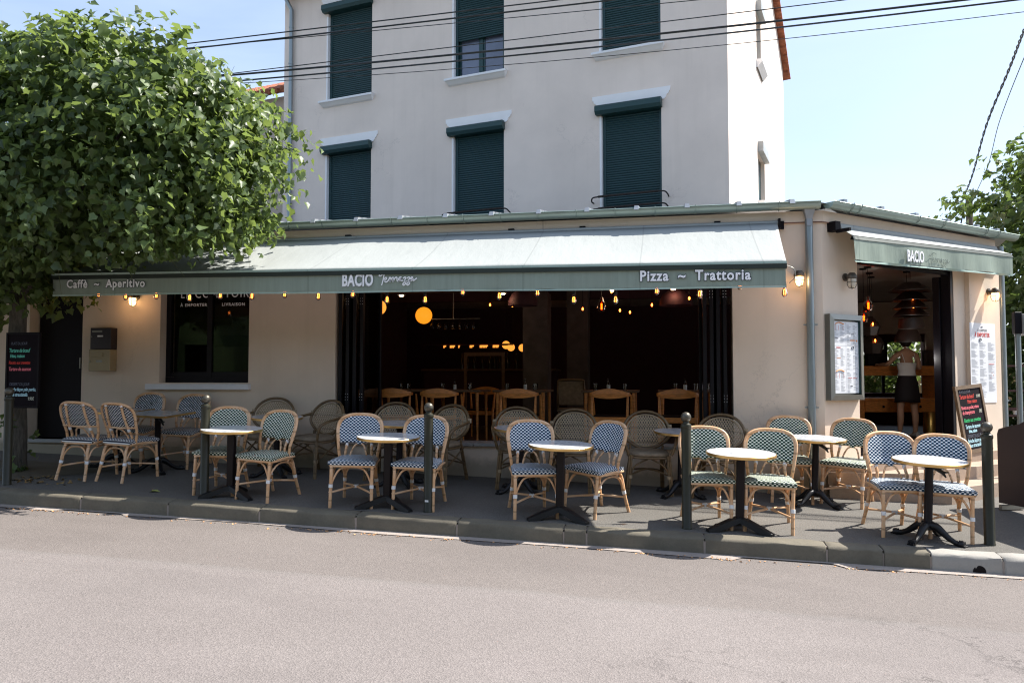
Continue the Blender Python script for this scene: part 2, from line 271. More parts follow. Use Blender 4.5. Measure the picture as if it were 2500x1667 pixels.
# ------------------------------------------------------------------ mesh helpers
class MB:
    def __init__(s): s.v = []; s.f = []; s.uv = None
    def add(s, vs, fs, uvs=None):
        o = len(s.v); s.v += [tuple(v) for v in vs]; s.f += [tuple(i+o for i in f) for f in fs]
        if uvs is not None:
            if s.uv is None: s.uv = {}
            for i, u in enumerate(uvs): s.uv[o+i] = u
        return s
    def box(s, x0, x1, y0, y1, z0, z1, M=None):
        vs = [Vector(p) for p in ((x0,y0,z0),(x1,y0,z0),(x1,y1,z0),(x0,y1,z0),(x0,y0,z1),(x1,y0,z1),(x1,y1,z1),(x0,y1,z1))]
        if M: vs = [M @ v for v in vs]
        return s.add(vs, [(0,3,2,1),(4,5,6,7),(0,1,5,4),(1,2,6,5),(2,3,7,6),(3,0,4,7)])
    def rbox(s, x0, x1, y0, y1, z0, z1, b=.004, M=None):     # box with chamfered vertical section edges
        def ring(z, i): return [(x0+i,y0,z),(x1-i,y0,z),(x1,y0+i,z),(x1,y1-i,z),(x1-i,y1,z),(x0+i,y1,z),(x0,y1-i,z),(x0,y0+i,z)]
        vs = [Vector(p) for z, q in ((z0, 1), (z0+b, 0), (z1-b, 0), (z1, 1)) for p in ([(min(max(x, x0+b*q), x1-b*q), min(max(y, y0+b*q), y1-b*q), zz) for x, y, zz in ring(z, b)])]
        if M: vs = [M @ v for v in vs]
        fs = [tuple(range(7, -1, -1)), tuple(range(24, 32))]
        for r in range(3):
            for i in range(8): fs.append((r*8+i, r*8+(i+1) % 8, (r+1)*8+(i+1) % 8, (r+1)*8+i))
        return s.add(vs, fs)
    def tube(s, pts, r, n=8, closed=False, caps=True, sq=None):
        pts = [Vector(p) for p in pts]; m = len(pts); rr = r if isinstance(r, (list, tuple)) else [r]*m
        vs = []; up = None
        for i, p in enumerate(pts):
            a = pts[(i-1) % m] if (closed or i > 0) else p; b = pts[(i+1) % m] if (closed or i < m-1) else p
            t = (b-a); t = t.normalized() if t.length > 1e-9 else Vector((0, 0, 1))
            if up is None: up = Vector((0, 0, 1)) if abs(t.z) < .9 else Vector((0, 1, 0))
            u = (up - t*up.dot(t)); u = u.normalized() if u.length > 1e-6 else t.orthogonal().normalized()
            w = t.cross(u); up = u
            for k in range(n):
                an = 2*math.pi*k/n; vs.append(p + (u*math.cos(an) + w*math.sin(an))*rr[i])
        fs = []
        for i in range(m if closed else m-1):
            j = (i+1) % m
            for k in range(n): fs.append((i*n+k, i*n+(k+1) % n, j*n+(k+1) % n, j*n+k))
        if caps and not closed: fs += [tuple(range(n-1, -1, -1)), tuple((m-1)*n+k for k in range(n))]
        return s.add(vs, fs)
    def lathe(s, prof, c=(0, 0, 0), n=20, M=None):
        vs = []; c = Vector(c)
        for r, z in prof:
            for k in range(n):
                a = 2*math.pi*k/n; p = Vector((r*math.cos(a), r*math.sin(a), z))
                vs.append((M @ p if M else p) + c)
        fs = [(i*n+k, i*n+(k+1) % n, (i+1)*n+(k+1) % n, (i+1)*n+k) for i in range(len(prof)-1) for k in range(n)]
        fs += [tuple(range(n-1, -1, -1)), tuple((len(prof)-1)*n+k for k in range(n))]
        return s.add(vs, fs)
    def prism(s, poly, z0, z1, M=None):
        n = len(poly); vs = [Vector((x, y, z0)) for x, y in poly] + [Vector((x, y, z1)) for x, y in poly]
        if M: vs = [M @ v for v in vs]
        return s.add(vs, [tuple(range(n-1, -1, -1)), tuple(range(n, 2*n))] + [(i, (i+1) % n, n+(i+1) % n, n+i) for i in range(n)])
    def grid(s, P, uv=None, flip=False):
        a = len(P); b = len(P[0]); vs = [p for r in P for p in r]; us = [u for r in uv for u in r] if uv else None
        fs = [(i*b+j, i*b+j+1, (i+1)*b+j+1, (i+1)*b+j) for i in range(a-1) for j in range(b-1)]
        if flip: fs = [f[::-1] for f in fs]
        return s.add(vs, fs, us)
def bez(pts, n=8):        # Catmull-Rom through points
    P = [Vector(p) for p in pts]; P = [P[0]*2-P[1]] + P + [P[-1]*2-P[-2]]; out = []
    for i in range(1, len(P)-2):
        a, b, c, d = P[i-1:i+3]
        for k in range(n):
            t = k/n; out.append(.5*((2*b)+(c-a)*t+(2*a-5*b+4*c-d)*t*t+(3*b-a-3*c+d)*t**3))
    out.append(P[-2]); return out
def mesh(name, mb, m, smooth=None):
    me = bpy.data.meshes.new(name); me.from_pydata(mb.v, [], mb.f); me.materials.append(m)
    if mb.uv is not None:
        ul = me.uv_layers.new(name='UV')
        for l in me.loops: ul.data[l.index].uv = mb.uv.get(l.vertex_index, (0, 0))
    if smooth:
        me.polygons.foreach_set('use_smooth', [True]*len(me.polygons)); me.set_sharp_from_angle(angle=R(smooth))
    me.update(); return me
def obj(name, mb, m, parent=None, smooth=None, loc=None, rotz=0, world=False, label=None):
    me = mb if isinstance(mb, bpy.types.Mesh) else mesh(name, mb, m, smooth)
    o = bpy.data.objects.new(name, me); COL.objects.link(o)
    if parent:
        o.parent = parent
        if world: me.transform(wmat(parent).inverted())
    if loc: o.location = loc
    if rotz: o.rotation_euler[2] = rotz
    if label: o['label'] = label
    return o
def wmat(o):
    m = Matrix.LocRotScale(o.location, o.rotation_euler, o.scale)
    return wmat(o.parent) @ m if o.parent else m
def tag(o, label, cat, group=None):
    o['label'] = label; o['category'] = cat
    if group: o['group'] = group
    return o
def thing(name, label, cat, loc=(0, 0, 0), rotz=0, group=None):
    o = bpy.data.objects.new(name, None); COL.objects.link(o); o.empty_display_size = .1; o.location = loc; o.rotation_euler = (0, 0, rotz)
    return tag(o, label, cat, group)
def struct(o): o['kind'] = 'structure'; return o
def kids(o): return [c for c in ALLK.get(o.name, [])]
def dup(root, label=None):
    def cp(o, par):
        c = o.copy(); COL.objects.link(c); c.parent = par
        for ch in o.children: cp(ch, c)
        return c
    r = cp(root, None)
    if label: r['label'] = label
    return r
SL, CS = -.029, .05
def gz(x, y): return SL*x+CS*(y-8)
GN = Vector((-SL, -CS, 1)).normalized(); GQ = Vector((0, 0, 1)).rotation_difference(GN)
def split(o):
    '''one object per loose piece of a mesh: the first piece keeps the object, the rest become its siblings'''
    me = o.data; n = len(me.vertices); par = list(range(n))
    def f(a):
        while par[a] != a: par[a] = par[par[a]]; a = par[a]
        return a
    for p in me.polygons:
        v = list(p.vertices)
        for w in v[1:]: par[f(w)] = f(v[0])
    G = {}
    for p in me.polygons: G.setdefault(f(p.vertices[0]), []).append(p)
    if len(G) < 2: return o
    mats = list(me.materials); out = []
    for g in G.values():
        ids = sorted({v for p in g for v in p.vertices}); ix = {v: i for i, v in enumerate(ids)}; m2 = bpy.data.meshes.new(me.name)
        m2.from_pydata([me.vertices[v].co[:] for v in ids], [], [[ix[v] for v in p.vertices] for p in g]); m2.polygons.foreach_set('use_smooth', [p.use_smooth for p in g])
        for m in mats: m2.materials.append(m)
        if any(p.use_smooth for p in g): m2.set_sharp_from_angle(angle=R(50))
        out.append(m2)
    base = o.name.split('.')[0]; o.data = out[0]
    for m2 in out[1:]:
        c = bpy.data.objects.new(base, m2); COL.objects.link(c); c.parent = o.parent; c.location = o.location; c.rotation_euler = o.rotation_euler
    return o
def stand(o, x, y, deg, dz=0):
    o.rotation_mode = 'QUATERNION'; o.rotation_quaternion = GQ @ Quaternion((0, 0, 1), R(deg)); o.location = (x, y, gz(x, y)+dz); return o
def wmatq(o): return Matrix.Translation(o.location) @ o.rotation_quaternion.to_matrix().to_4x4()
_tc = {}
def text_mesh(s, size, extrude=.0015, offset=0, shear=0, spacing=1, xs=1, align='LEFT'):
    cu = bpy.data.curves.new('t', 'FONT'); cu.body = s; cu.size = size; cu.extrude = extrude; cu.offset = offset; cu.shear = shear; cu.space_character = spacing; cu.align_x = align; cu.resolution_u = 3
    o = bpy.data.objects.new('t', cu); COL.objects.link(o); dg = bpy.context.evaluated_depsgraph_get()
    me = bpy.data.meshes.new_from_object(o.evaluated_get(dg)); COL.objects.unlink(o); bpy.data.objects.remove(o); bpy.data.curves.remove(cu)
    me.transform(Matrix.Diagonal((xs, 1, 1, 1)) ); me.transform(Matrix.Rotation(R(90), 4, 'X')); return me
def text(name, s, size, m, parent, loc, rotz=0, tilt=0, **kw):
    me = text_mesh(s, size, **kw); me.materials.clear(); me.materials.append(m)
    o = bpy.data.objects.new(name, me); COL.objects.link(o); o.parent = parent; o.location = loc; o.rotation_euler = (0, tilt, rotz); return o
def wall_cells(mb, xs, zs, holes, y0, y1, top=None):
    def solid(i, j):
        if i < 0 or j < 0 or i >= len(xs)-1 or j >= len(zs)-1: return False
        cx = (xs[i]+xs[i+1])/2; cz = (zs[j]+zs[j+1])/2
        return not any(a < cx < b and c < cz < d for a, b, c, d in holes)
    for i in range(len(xs)-1):
        for j in range(len(zs)-1):
            if not solid(i, j): continue
            a, b, c, d = xs[i], xs[i+1], zs[j], zs[j+1]
            q = [((a,y0,c),(b,y0,c),(b,y0,d),(a,y0,d)), ((b,y1,c),(a,y1,c),(a,y1,d),(b,y1,d))]
            if not solid(i-1, j): q.append(((a,y1,c),(a,y0,c),(a,y0,d),(a,y1,d)))
            if not solid(i+1, j): q.append(((b,y0,c),(b,y1,c),(b,y1,d),(b,y0,d)))
            if not solid(i, j-1): q.append(((a,y1,c),(b,y1,c),(b,y0,c),(a,y0,c)))
            if not solid(i, j+1): q.append(((a,y0,d),(b,y0,d),(b,y1,d),(a,y1,d)))
            for f in q: mb.add(f, [(0, 1, 2, 3)])
    return mb

# ------------------------------------------------------------------ ground, road, pavement, kerb
def sheet(name, xs, ys, zf, m):
    mb = MB(); mb.grid([[(x, y, zf(x, y)) for y in ys] for x in xs], flip=True); return struct(obj(name, mb, m, smooth=30))
lin = lambda a, b, n: [a+(b-a)*i/(n-1) for i in range(n)]
KY = 7.12                                            # kerb face line
sheet('ground', [-400, 400], [-400, 400], lambda x, y: -2.4, M_pave)
rz = lambda x, y: SL*x-.19+.014*(min(KY, y)-y if y > KY else KY-y)
sheet('road', lin(-45, 45, 10), lin(-40, KY-.02, 12), lambda x, y: SL*x-.19+.012*min(KY-y, 4), M_road)
sheet('pavement', lin(-45, 45, 10), [KY+.16, 10, 14, 20, 34], lambda x, y: gz(x, y), M_pave)
# shallow concrete channel at the kerb foot with ragged asphalt edge
mb = MB(); P = []
for i in range(241):
    x = -16+i*.1; w = .10+.025*math.sin(x*1.9)+.03*math.sin(x*.63+1)+rng.uniform(-.006, .006)
    if math.sin(x*.95+.7) > .93: w = .015
    P.append([(x, KY-.001, SL*x-.176), (x, KY-w, SL*x-.184+.001)])
mb.grid(P, flip=False); struct(obj('gutter_channel', mb, M_channel))
# kerb stones, one metre each
def kerb(x0, x1, m, hole=False):
    mb = MB(); g = .005; prof = [(-.0, -.30), (0, -.028), (.012, -.008), (.035, .0), (.155, .003), (.155, -.30)]
    fr_ = [0, .012, .12, .25, .38, .5, .62, .75, .88, .988, 1]; nn = len(fr_); P = []
    for i in range(nn):
        x = x0+g+(x1-x0-2*g)*fr_[i]; e = .008 if i in (0, nn-1) else 0
        row = []
        for (dy, dz) in prof:
            j = rng.uniform(-.005, .005) if 0 < i < nn-1 else 0
            row.append((x, KY+dy+e*(dy < .1)+j*(dy < .04), gz(x, KY+dy)+dz-e*.7+(j if dz > -.2 else 0)))
        P.append(row)
    mb.grid(P, flip=False); mb.add(P[0], [tuple(range(len(prof)-1, -1, -1))]); mb.add(P[-1], [tuple(range(len(prof)))])
    return mb
kx = [-16.7+i*.985 for i in range(20)]
kx = [x for x in kx if x < -.9] + [-.74, .28, 1.28, 1.72, 2.08]
kr = thing('kerb', 'grey granite kerb stones edging the pavement along the road', 'kerb', (0, 0, 0)); kr['kind'] = 'structure'
for a, b in zip(kx[:-1], kx[1:]): obj('kerb_stone', kerb(a, b, M_kerb), M_kerb, kr, smooth=40)
o = obj('kerb_stone', kerb(2.08, 2.62, M_kerbn), M_kerbn, kr, smooth=40, label='pale concrete kerb stone with drain hole')
for i in range(6): obj('kerb_stone', kerb(2.62+i, 3.62+i, M_kerbn), M_kerbn, kr, smooth=40)
mb = MB(); mb.lathe([(.002, -.006), (.05, -.0055), (.05, .004), (.002, .005)], n=16, M=Matrix.Rotation(R(90), 4, 'X')); obj('drain_hole', mb, M_black, kr, loc=(2.44, KY, gz(2.44, KY)-.125))
mb = MB()                                             # mortar under joints
mb.box(-17, 9, KY+.03, KY+.15, -.9, -.9+.01); 
P = [[(x, KY+.006, gz(x, KY)-.03), (x, KY+.006, gz(x, KY)-.3)] for x in (-17, 9)]; P2 = [[(x, KY+.02, gz(x, KY)-.012), (x, KY+.17, gz(x, KY+.17)-.012)] for x in (-17, 9)]
m2 = MB(); m2.grid(P, flip=True); m2.grid(P2, flip=True); obj('mortar_bed', m2, M_channel, kr)
# soil patch and litter at the tree foot
mb = MB(); ring = []
for k in range(36):
    a = 2*math.pi*k/36; r = 1+.18*math.sin(3*a)+rng.uniform(-.08, .08); x, y = -7.5+.85*r*math.cos(a), 8.25+.62*r*math.sin(a); ring.append((x, y, gz(x, y)+.006))
mb.add([(-7.5, 8.25, gz(-7.5, 8.25)+.03)]+ring, [(0, i+1, (i+1) % 36+1) for i in range(36)]); struct(obj('soil', mb, M_soil))

# ------------------------------------------------------------------ restaurant extension (front wall along +X at Y 9.4)
YW = 9.4; TOP = 3.14; FL = .40
rest = thing('restaurant_building', 'cream rendered single storey restaurant with cut corner and wide dark open front', 'building', (1.69, YW, 0))
W_ = dict(parent=rest, world=True)
mb = MB(); xs = [-16, -8.6, -7.77, -6.6, -5.32, -4.13, .71, 1.69]; zs = [-.6, .47, .56, 1.26, 2.85, 3.07]
holes = [(-8.6, -7.77, .5, 2.85), (-6.6, -5.32, 1.26, 2.85), (-4.13, .71, .5, 2.85)]
wall_cells(mb, xs, [-.6, .50, 1.26, 2.85, 3.07], holes, YW, YW+.32); obj('wall', mb, M_wall, **W_)
mb = MB(); mb.box(-16, 1.70, YW-.022, YW+.3, 3.07, TOP+.06); obj('fascia', mb, M_wall, **W_)
mb = MB(); mb.box(-16, 1.70, YW-.024, YW-.0225, 3.066, 3.078); mb.box(-1.48, -1.475, YW-.024, YW-.0225, 3.078, 3.2); obj('fascia_joint', mb, mat('rust_line', (.20, .09, .06), .8, var=.3), **W_)
mb = MB(); mb.box(-16, -4.14, YW-.03, YW-.0005, -.6, .43)                # left plinth, slightly proud
mb.box(.72, 1.675, YW-.012, YW-.0005, -.6, .42); obj('plinth', mb, wall_mat('lower_render', (.60, .50, .38)), **W_)
# chamfered corner wall
CR = (1.688, YW, 0); CA = R(43.3)
ch = bpy.data.objects.new('corner_wall', None)
mb = MB(); wall_cells(mb, [0, .636, 2.66, 3.68], [-.6, FL, 2.72, 3.07], [(.636, 2.66, FL, 2.72)], 0, .12)
cw = obj('corner_wall', mb, M_wall, rest, loc=(-.002, 0, 0), rotz=CA)
mb = MB(); mb.box(-.0, 3.69, -.022, .28, 3.07, TOP+.06); mb.box(2.93, 3.68, -.06, -.0005, -.6, 3.069); obj('fascia', mb, M_wall, rest, loc=(-.002, 0, 0), rotz=CA)
mb = MB(); mb.box(0, 3.6, -.0235, -.0225, 3.066, 3.078); obj('fascia_joint', mb, MATS['rust_line'], rest, loc=(-.002, 0, 0), rotz=CA)
cM = Matrix.Translation(CR) @ Matrix.Rotation(CA, 4, 'Z')
def cp(u, off, z): return cM @ Vector((u, -off, z))      # u along the corner wall, off outward
E1 = cp(3.68, 0, 0)
mb = MB(); mb.prism([(E1.x-.02, E1.y+.0), (5.9, 17.6), (5.6, 17.6), (E1.x-.30, E1.y+.12)], -.6, 3.1); obj('side_wall', mb, M_wall, **W_)
# inside: floor, ceiling, walls with a rear window
mb = MB(); mb.prism([(-8.9, 9.73), (1.55, 9.73), (E1.x-.31, E1.y+.1), (5.6, 17.2), (-8.9, 17.2)], FL-.08, FL); obj('floor', mb, M_floor, **W_)
mb = MB(); mb.prism([(-16, 9.45), (1.6, 9.45), (E1.x-.04, E1.y+.1), (5.6, 17.5), (-16, 17.5)], 2.86, 2.92); obj('ceiling', mb, M_ceil, **W_)
mb = MB()
for y in (10.6, 12.2, 13.9): mb.box(-8.8, 1.4, y, y+.14, 2.70, 2.859)
obj('ceiling_beam', mb, M_inwall, **W_)
mb = MB(); wall_cells(mb, [-8.9, 3.62, 4.98, 5.6], [FL, 1.02, 1.42, 1.50, 2.08, 2.86], [(3.62, 4.98, 1.50, 2.08), (3.62, 4.98, 1.02, 1.42)], 17.2, 17.4); obj('interior_wall', mb, M_inwall, **W_)
mb = MB(); mb.box(2.9, 3.6, 17.1, 17.19, FL, 2.84); mb.box(5.0, 5.4, 17.1, 17.19, FL, 2.84); mb.box(3.6, 5.0, 17.1, 17.19, 2.2, 2.84); obj('interior_pale_wall', mb, M_inwhite, **W_)
mb = MB(); mb.box(-9.0, -8.89, 9.73, 17.2, FL, 2.86); mb.box(-5.25, -5.15, 9.73, 15.2, FL, 2.86); obj('interior_wall', mb, M_inwall, **W_)
mb = MB(); mb.prism([(E1.x-.33, E1.y+.16), (5.55, 17.18), (5.50, 17.18), (E1.x-.37, E1.y+.16)], FL, 2.859); obj('interior_pale_wall', mb, M_inwhite, **W_)
mb = MB(); mb.box(-2.30, -1.90, 12.5, 12.9, FL, 2.69); mb.box(-1.72, -1.36, 13.5, 13.88, FL, 2.85); obj('interior_pillar', mb, mat('pillar_grey', (.085, .07, .06), .8, var=.25, vs=6), **W_)
# sill of the wide opening
mb = MB()
for i in range(8):
    a = -4.15+i*.61; mb.rbox(a, a+.604, YW-.055, YW+.34, .501, .54, .004)
obj('sill', mb, M_sill, **W_)
# roof: shallow zinc sheets and battens
def roofz(y): return 3.262+(y-9.25)*.165
mb = MB(); mb.add([(-16, 9.2, roofz(9.2)), (1.62, 9.2, roofz(9.2)), (3.2, 14.6, roofz(14.6)), (-16, 15.5, roofz(15.5))], [(0, 1, 2, 3)])
a = cp(-.02, .16, 3.27); b = cp(3.85, .16, 3.27); mb.add([(1.62, 9.2, 3.262), tuple(b), (5.9, 18, 3.3), (3.2, 14.6, roofz(14.6))], [(0, 1, 2, 3)]); obj('roof', mb, M_zinc, **W_)
mb = MB()
for i in range(26):
    x = -12.9+i*.57
    if x > 1.4: break
    mb.add([(x-.03, 9.16, roofz(9.16)+.002), (x+.03, 9.16, roofz(9.16)+.002), (x+.022, 9.19, roofz(9.16)+.055), (x-.022, 9.19, roofz(9.16)+.055), (x-.03, 14.5, roofz(14.5)), (x+.03, 14.5, roofz(14.5)), (x+.022, 14.5, roofz(14.5)+.05), (x-.022, 14.5, roofz(14.5)+.05)], [(0, 1, 2, 3), (0, 4, 5, 1)[::-1], (1, 5, 6, 2), (2, 6, 7, 3), (3, 7, 4, 0)])
obj('roof_batten', mb, mat('zinc_light', (.33, .35, .37), .45, .5, var=.1, vs=6), **W_)
mb = MB()
for u in (.25, .95, 1.65, 2.35, 3.05, 3.55): 
    M = cM @ Matrix.Translation((u, -.14, 3.285)); mb.box(-.03, .03, 0, .8, 0, .05, M)
obj('roof_batten', mb, MATS['zinc_light'], **W_)
# gutters (half round) with brackets
def gutter(mb, p0, p1, up=(0, 0, 1), r=.068, out=None):
    p0 = Vector(p0); p1 = Vector(p1); d = (p1-p0).normalized(); o = Vector((d.y, -d.x, 0))
    L = (p1-p0).length; n = max(2, int(L/.5)); P = []
    for i in range(n+1):
        c = p0+d*L*i/n; row = [c+o*(r+.010)+Vector((0, 0, .012)), c+o*(r+.016)+Vector((0, 0, .004))]
        row += [c+o*r*math.cos(t)+Vector((0, 0, r*math.sin(t))) for t in [-math.pi*k/12 for k in range(13)]]
        P.append(row)
    mb.grid(P); P2 = [[q*1 for q in row] for row in P]; 
    for e in (0, -1): mb.add([P[e][k] for k in range(2, 15)], [tuple(range(13))])
mb = MB(); gA = Vector((-14, 9.27, 3.265)); gB = Vector((1.655, 9.27, 3.265)); gutter(mb, gA, gB); obj('gutter', mb, M_gut, smooth=50, **W_)
mb = MB(); gC = cp(-.05, .13, 3.265); gD = cp(3.98, .13, 3.265); gutter(mb, gC, gD); obj('gutter', mb, M_gut, smooth=50, **W_)
def gbr(p0, d, o, ts):
    mb = MB()
    for t in ts:
        c = p0+d*t; mb.tube([c+o*.086*math.cos(a)+Vector((0, 0, .086*math.sin(a)+.012)) for a in [-math.pi*k/8*1.05+.1 for k in range(9)]], .005, 5)
    return mb
obj('gutter_bracket', gbr(gA, Vector((1, 0, 0)), Vector((0, -1, 0)), [.2+.455*i for i in range(34)]), M_gut, smooth=50, **W_)
dd = (gD-gC).normalized(); obj('gutter_bracket', gbr(gC, dd, Vector((dd.y, -dd.x, 0)), [.35, .50, 1.65, 2.2, 3.2, 3.5]), M_gut, smooth=50, **W_)
# downpipes
def pipe(x, y, z0, z1, m, r=.042, rings=(1.0, 2.0)):
    mb = MB(); mb.tube([(x, y, z0), (x, y, z1)], r, 14)
    for z in rings: mb.tube([(x, y, z), (x, y, z+.03)], r+.006, 14); mb.box(x-.075, x+.075, y-.006, y+.006, z+.008, z+.022)
    return mb
p = obj('downpipe', pipe(1.545, YW-.055, .02, 3.10, M_pvc, rings=(.98, 1.9)), M_pvc, smooth=50, **W_)
mb = MB(); mb.lathe([(.040, 3.02), (.043, 3.10), (.085, 3.20), (.09, 3.225)], (1.545, YW-.075, 0), 4, M=Matrix.Rotation(R(45), 4, 'Z')); obj('hopper', mb, MATS['zinc_light'], p, world=False, loc=(-1.69, -YW, 0))
q = cp(3.78, .04, 0); obj('downpipe', pipe(q.x, q.y, .3, 3.12, M_pvc, rings=(1.0,)), M_pvc, smooth=50, **W_)
# stone steps in front of the corner door
def stepoly(o, yl):
    s, c = math.sin(CA), math.cos(CA); u = (yl-YW+c*o)/s
    p1 = cp(u, o, 0); p2 = cp(3.55, o, 0); p3 = cp(3.55, .001, 0); p0 = cp(.06, .001, 0)
    return [(1.70, yl), (p1.x, p1.y), (p2.x, p2.y), (p3.x, p3.y), (p0.x, p0.y)]
st = thing('stone_steps', 'three worn travertine steps wrapping the cut corner up to the doorway', 'steps', (2.6, 9.6, 0))
for o_, yl, a, b in ((.95, 9.26, -.3, .145), (.62, 9.34, .146, .285), (.31, 9.385, .286, FL-.004)):
    mb = MB(); mb.prism(stepoly(o_, yl), a, b); obj('step', mb, M_step, st, world=True)
# left door and window
d = obj('door', MB().rbox(-8.58, -7.79, YW+.16, YW+.21, .505, 2.84), M_black, **W_); obj('door_handle', MB().rbox(-7.90, -7.885, YW+.11, YW+.15, 1.45, 1.6, .002), M_alu, d)
for c in d.children: c.data.transform(wmat(rest).inverted())
wdw = MB(); wdw.box(-6.598, -5.322, YW+.13, YW+.19, 1.262, 1.33); wdw.box(-6.598, -6.53, YW+.13, YW+.19, 1.331, 2.84); wdw.box(-5.39, -5.322, YW+.13, YW+.19, 1.331, 2.84); wdw.box(-6.0, -5.93, YW+.135, YW+.195, 1.331, 2.84); wdw.box(-6.529, -6.001, YW+.14, YW+.18, 1.331, 1.40); wdw.box(-5.929, -5.391, YW+.14, YW+.18, 1.331, 1.40)
wd = obj('window', wdw, M_dark, **W_); g_ = obj('pane', MB().box(-6.528, -5.392, YW+.155, YW+.16, 1.402, 2.84), M_glass, wd); g_.data.transform(wmat(rest).inverted())
o = obj('window_sill', MB().rbox(-6.76, -5.28, YW-.075, YW+.13, 1.17, 1.245, .006), M_stonew, **W_)
def wtext(s, x, z, size, sp=1.2, xs=1):
    t = text('lettering', s, size, M_letter, wd, (x-1.69, .148, z), extrude=.0005, offset=.0012, spacing=sp, xs=xs); return t
wtext('LE COMPTOIR', -6.41, 2.385, .145, 1.22, .92); wtext('\u00c0 EMPORTER', -6.41, 2.272, .056, 1.25); wtext('LIVRAISON', -5.80, 2.272, .056, 1.25)
o = obj('window_sill', MB().box(-8.6, -7.77, YW-.06, YW+.3, .455, .50), M_sill, **W_)
mb = MB(); mb.box(-6.5, -5.4, YW+.5, YW+.52, 1.9, 2.6); mb.box(-6.3, -5.5, YW+.45, YW+.47, 1.4, 1.75); obj('blind', mb, mat('dim_blind', (.07, .055, .05), .8), **W_)
# folding glass doors stacked at both sides
def leafpanel():
    mb = MB(); w = .60; z0, z1 = .545, 2.845
    mb.rbox(-.022, .022, 0, .055, z0, z1, .004); mb.rbox(-.022, .022, w-.055, w, z0, z1, .004); mb.box(-.02, .02, .056, w-.056, z0, z0+.09); mb.box(-.02, .02, .056, w-.056, z1-.07, z1)
    me = mesh('frame', mb, M_dark); gl = MB().box(-.004, .004, .057, w-.057, z0+.092, z1-.072)
    hg = MB()
    for z in (1.05, 2.25):
        for dx in (-.012, .012):
            for k in range(3): hg.lathe([(.004, 0), (.004, .004)], (dx*1.3, -.006, z+k*.035), 6, Matrix.Rotation(R(90), 4, 'X'))
    return me, mesh('pane', gl, M_glass), mesh('hinge', hg, M_white)
lf, lp, lh = leafpanel()
for i, (x, a) in enumerate([(-4.08, 4), (-3.985, -3), (-3.89, 4), (-3.795, -3), (.40, 3), (.475, -3), (.55, 3), (.625, -2)]):
    f = obj('folding_door', lf, None, rest, loc=(x-1.69, .03, 0), rotz=R(a)); obj('pane', lp, None, f); 
    if i in (1, 3, 5, 7): obj('hinge', lh, None, f)
# corner door frame
mb = MB(); mb.box(.640, .68, .03, .10, FL, 2.715); mb.box(2.60, 2.655, .005, .13, FL, 2.715); mb.box(.681, 2.599, .03, .10, 2.66, 2.715); obj('door_frame', mb, M_dark, rest, loc=(-.002, 0, 0), rotz=CA)
f = obj('door', MB().rbox(0, .04, .0, .10, FL+.01, 2.64), M_dark, rest, loc=(cp(2.58, -.14, 0)-Vector((1.69, YW, 0))), rotz=CA+R(-4))

# ------------------------------------------------------------------ upper house (three shuttered window bays)
UR = (1.004, 13.655, 0); UA = R(-13.3)
house = thing('house', 'tall pale rendered house with dark teal roller shutters rising behind the restaurant', 'house', UR, UA)
def ho(name, mb, m, sm=None, par=None): return obj(name, mb, m, par or house, smooth=sm)
LW, LD = 9.47, 9.3; EAVE = 9.75
WX = [(-8.30, -7.18), (-5.255, -4.165), (-2.23, -1.14)]
holes = [(a, b, z0, z1) for a, b in WX for z0, z1 in ((4.05, 6.16), (7.16, 9.2))]
xs = sorted([-LW, 0]+[v for w in WX for v in w]); mb = MB(); wall_cells(mb, xs, [2.93, 4.05, 6.16, 7.16, 9.2, EAVE], holes, 0, .3); ho('wall', mb, M_wallU)
# side wall (gable) with two narrow windows, local frame rotated 90 deg
SM = Matrix.Rotation(R(90), 4, 'Z')
mb = MB(); wall_cells(mb, [.301, 3.75, 4.50, 4.87, LD], [2.93, 5.02, 6.13, 8.03, 9.16, EAVE], [(3.75, 4.50, 8.03, 9.16), (4.50, 4.87, 5.02, 6.13), (3.75, 4.50, 5.02, 6.13)], .0, .25)
mb.v = [tuple(SM @ Vector((v[0], v[1], v[2]))) for v in mb.v]; ho('wall', mb, M_wallU)
mb = MB(); mb.add([(0, .0, EAVE), (0, LD, EAVE), (0, LD/2, EAVE+2.0), (-.25, 0, EAVE), (-.25, LD, EAVE), (-.25, LD/2, EAVE+2.0)], [(0, 1, 2), (5, 4, 3)]); ho('gable', mb, M_wallU)
mb = MB(); mb.box(-LW, -LW+.25, .301, LD, 2.93, EAVE); mb.box(-LW, -.3, LD-.25, LD, 2.93, EAVE-.01); ho('wall', mb, M_wallU)
# tiled roof: overlapping tile courses with ragged verge
mb = MB(); k = 2.0/(LD/2)
for side in (0, 1):
    for c in range(18):
        t0 = -.35+c*.285; t1 = t0+.32
        for (xa, xb) in [(-LW-.2, .0), (.0, .09), (.09, .17)]:
            y0 = t0 if side == 0 else LD-t0; y1 = t1 if side == 0 else LD-t1
            dz = rng.uniform(0, .015) if xa >= 0 else 0; z0 = EAVE+k*t0+.09+dz; z1 = EAVE+k*t1+.05+dz
            vs = [(xa, y0, z0), (xb, y0, z0), (xb, y1, z1), (xa, y1, z1), (xa, y0, z0-.045), (xb, y0, z0-.045), (xb, y1, z1-.045), (xa, y1, z1-.045)]
            mb.add(vs, [(0, 1, 2, 3), (7, 6, 5, 4), (0, 4, 5, 1), (1, 5, 6, 2), (2, 6, 7, 3), (3, 7, 4, 0)])
ho('roof', mb, M_tile)
mb = MB()
for z in (-1, 1): pass
mb.tube([(-LW-.1, -.36, EAVE-.02), (.2, -.36, EAVE-.02)], .06, 8); ho('gutter', mb, M_gut, 50)
mb = MB(); mb.tube([(-LW+.24, -.07, 3.0), (-LW+.24, -.07, 9.3), (-LW+.12, -.2, 9.62)], .045, 12)
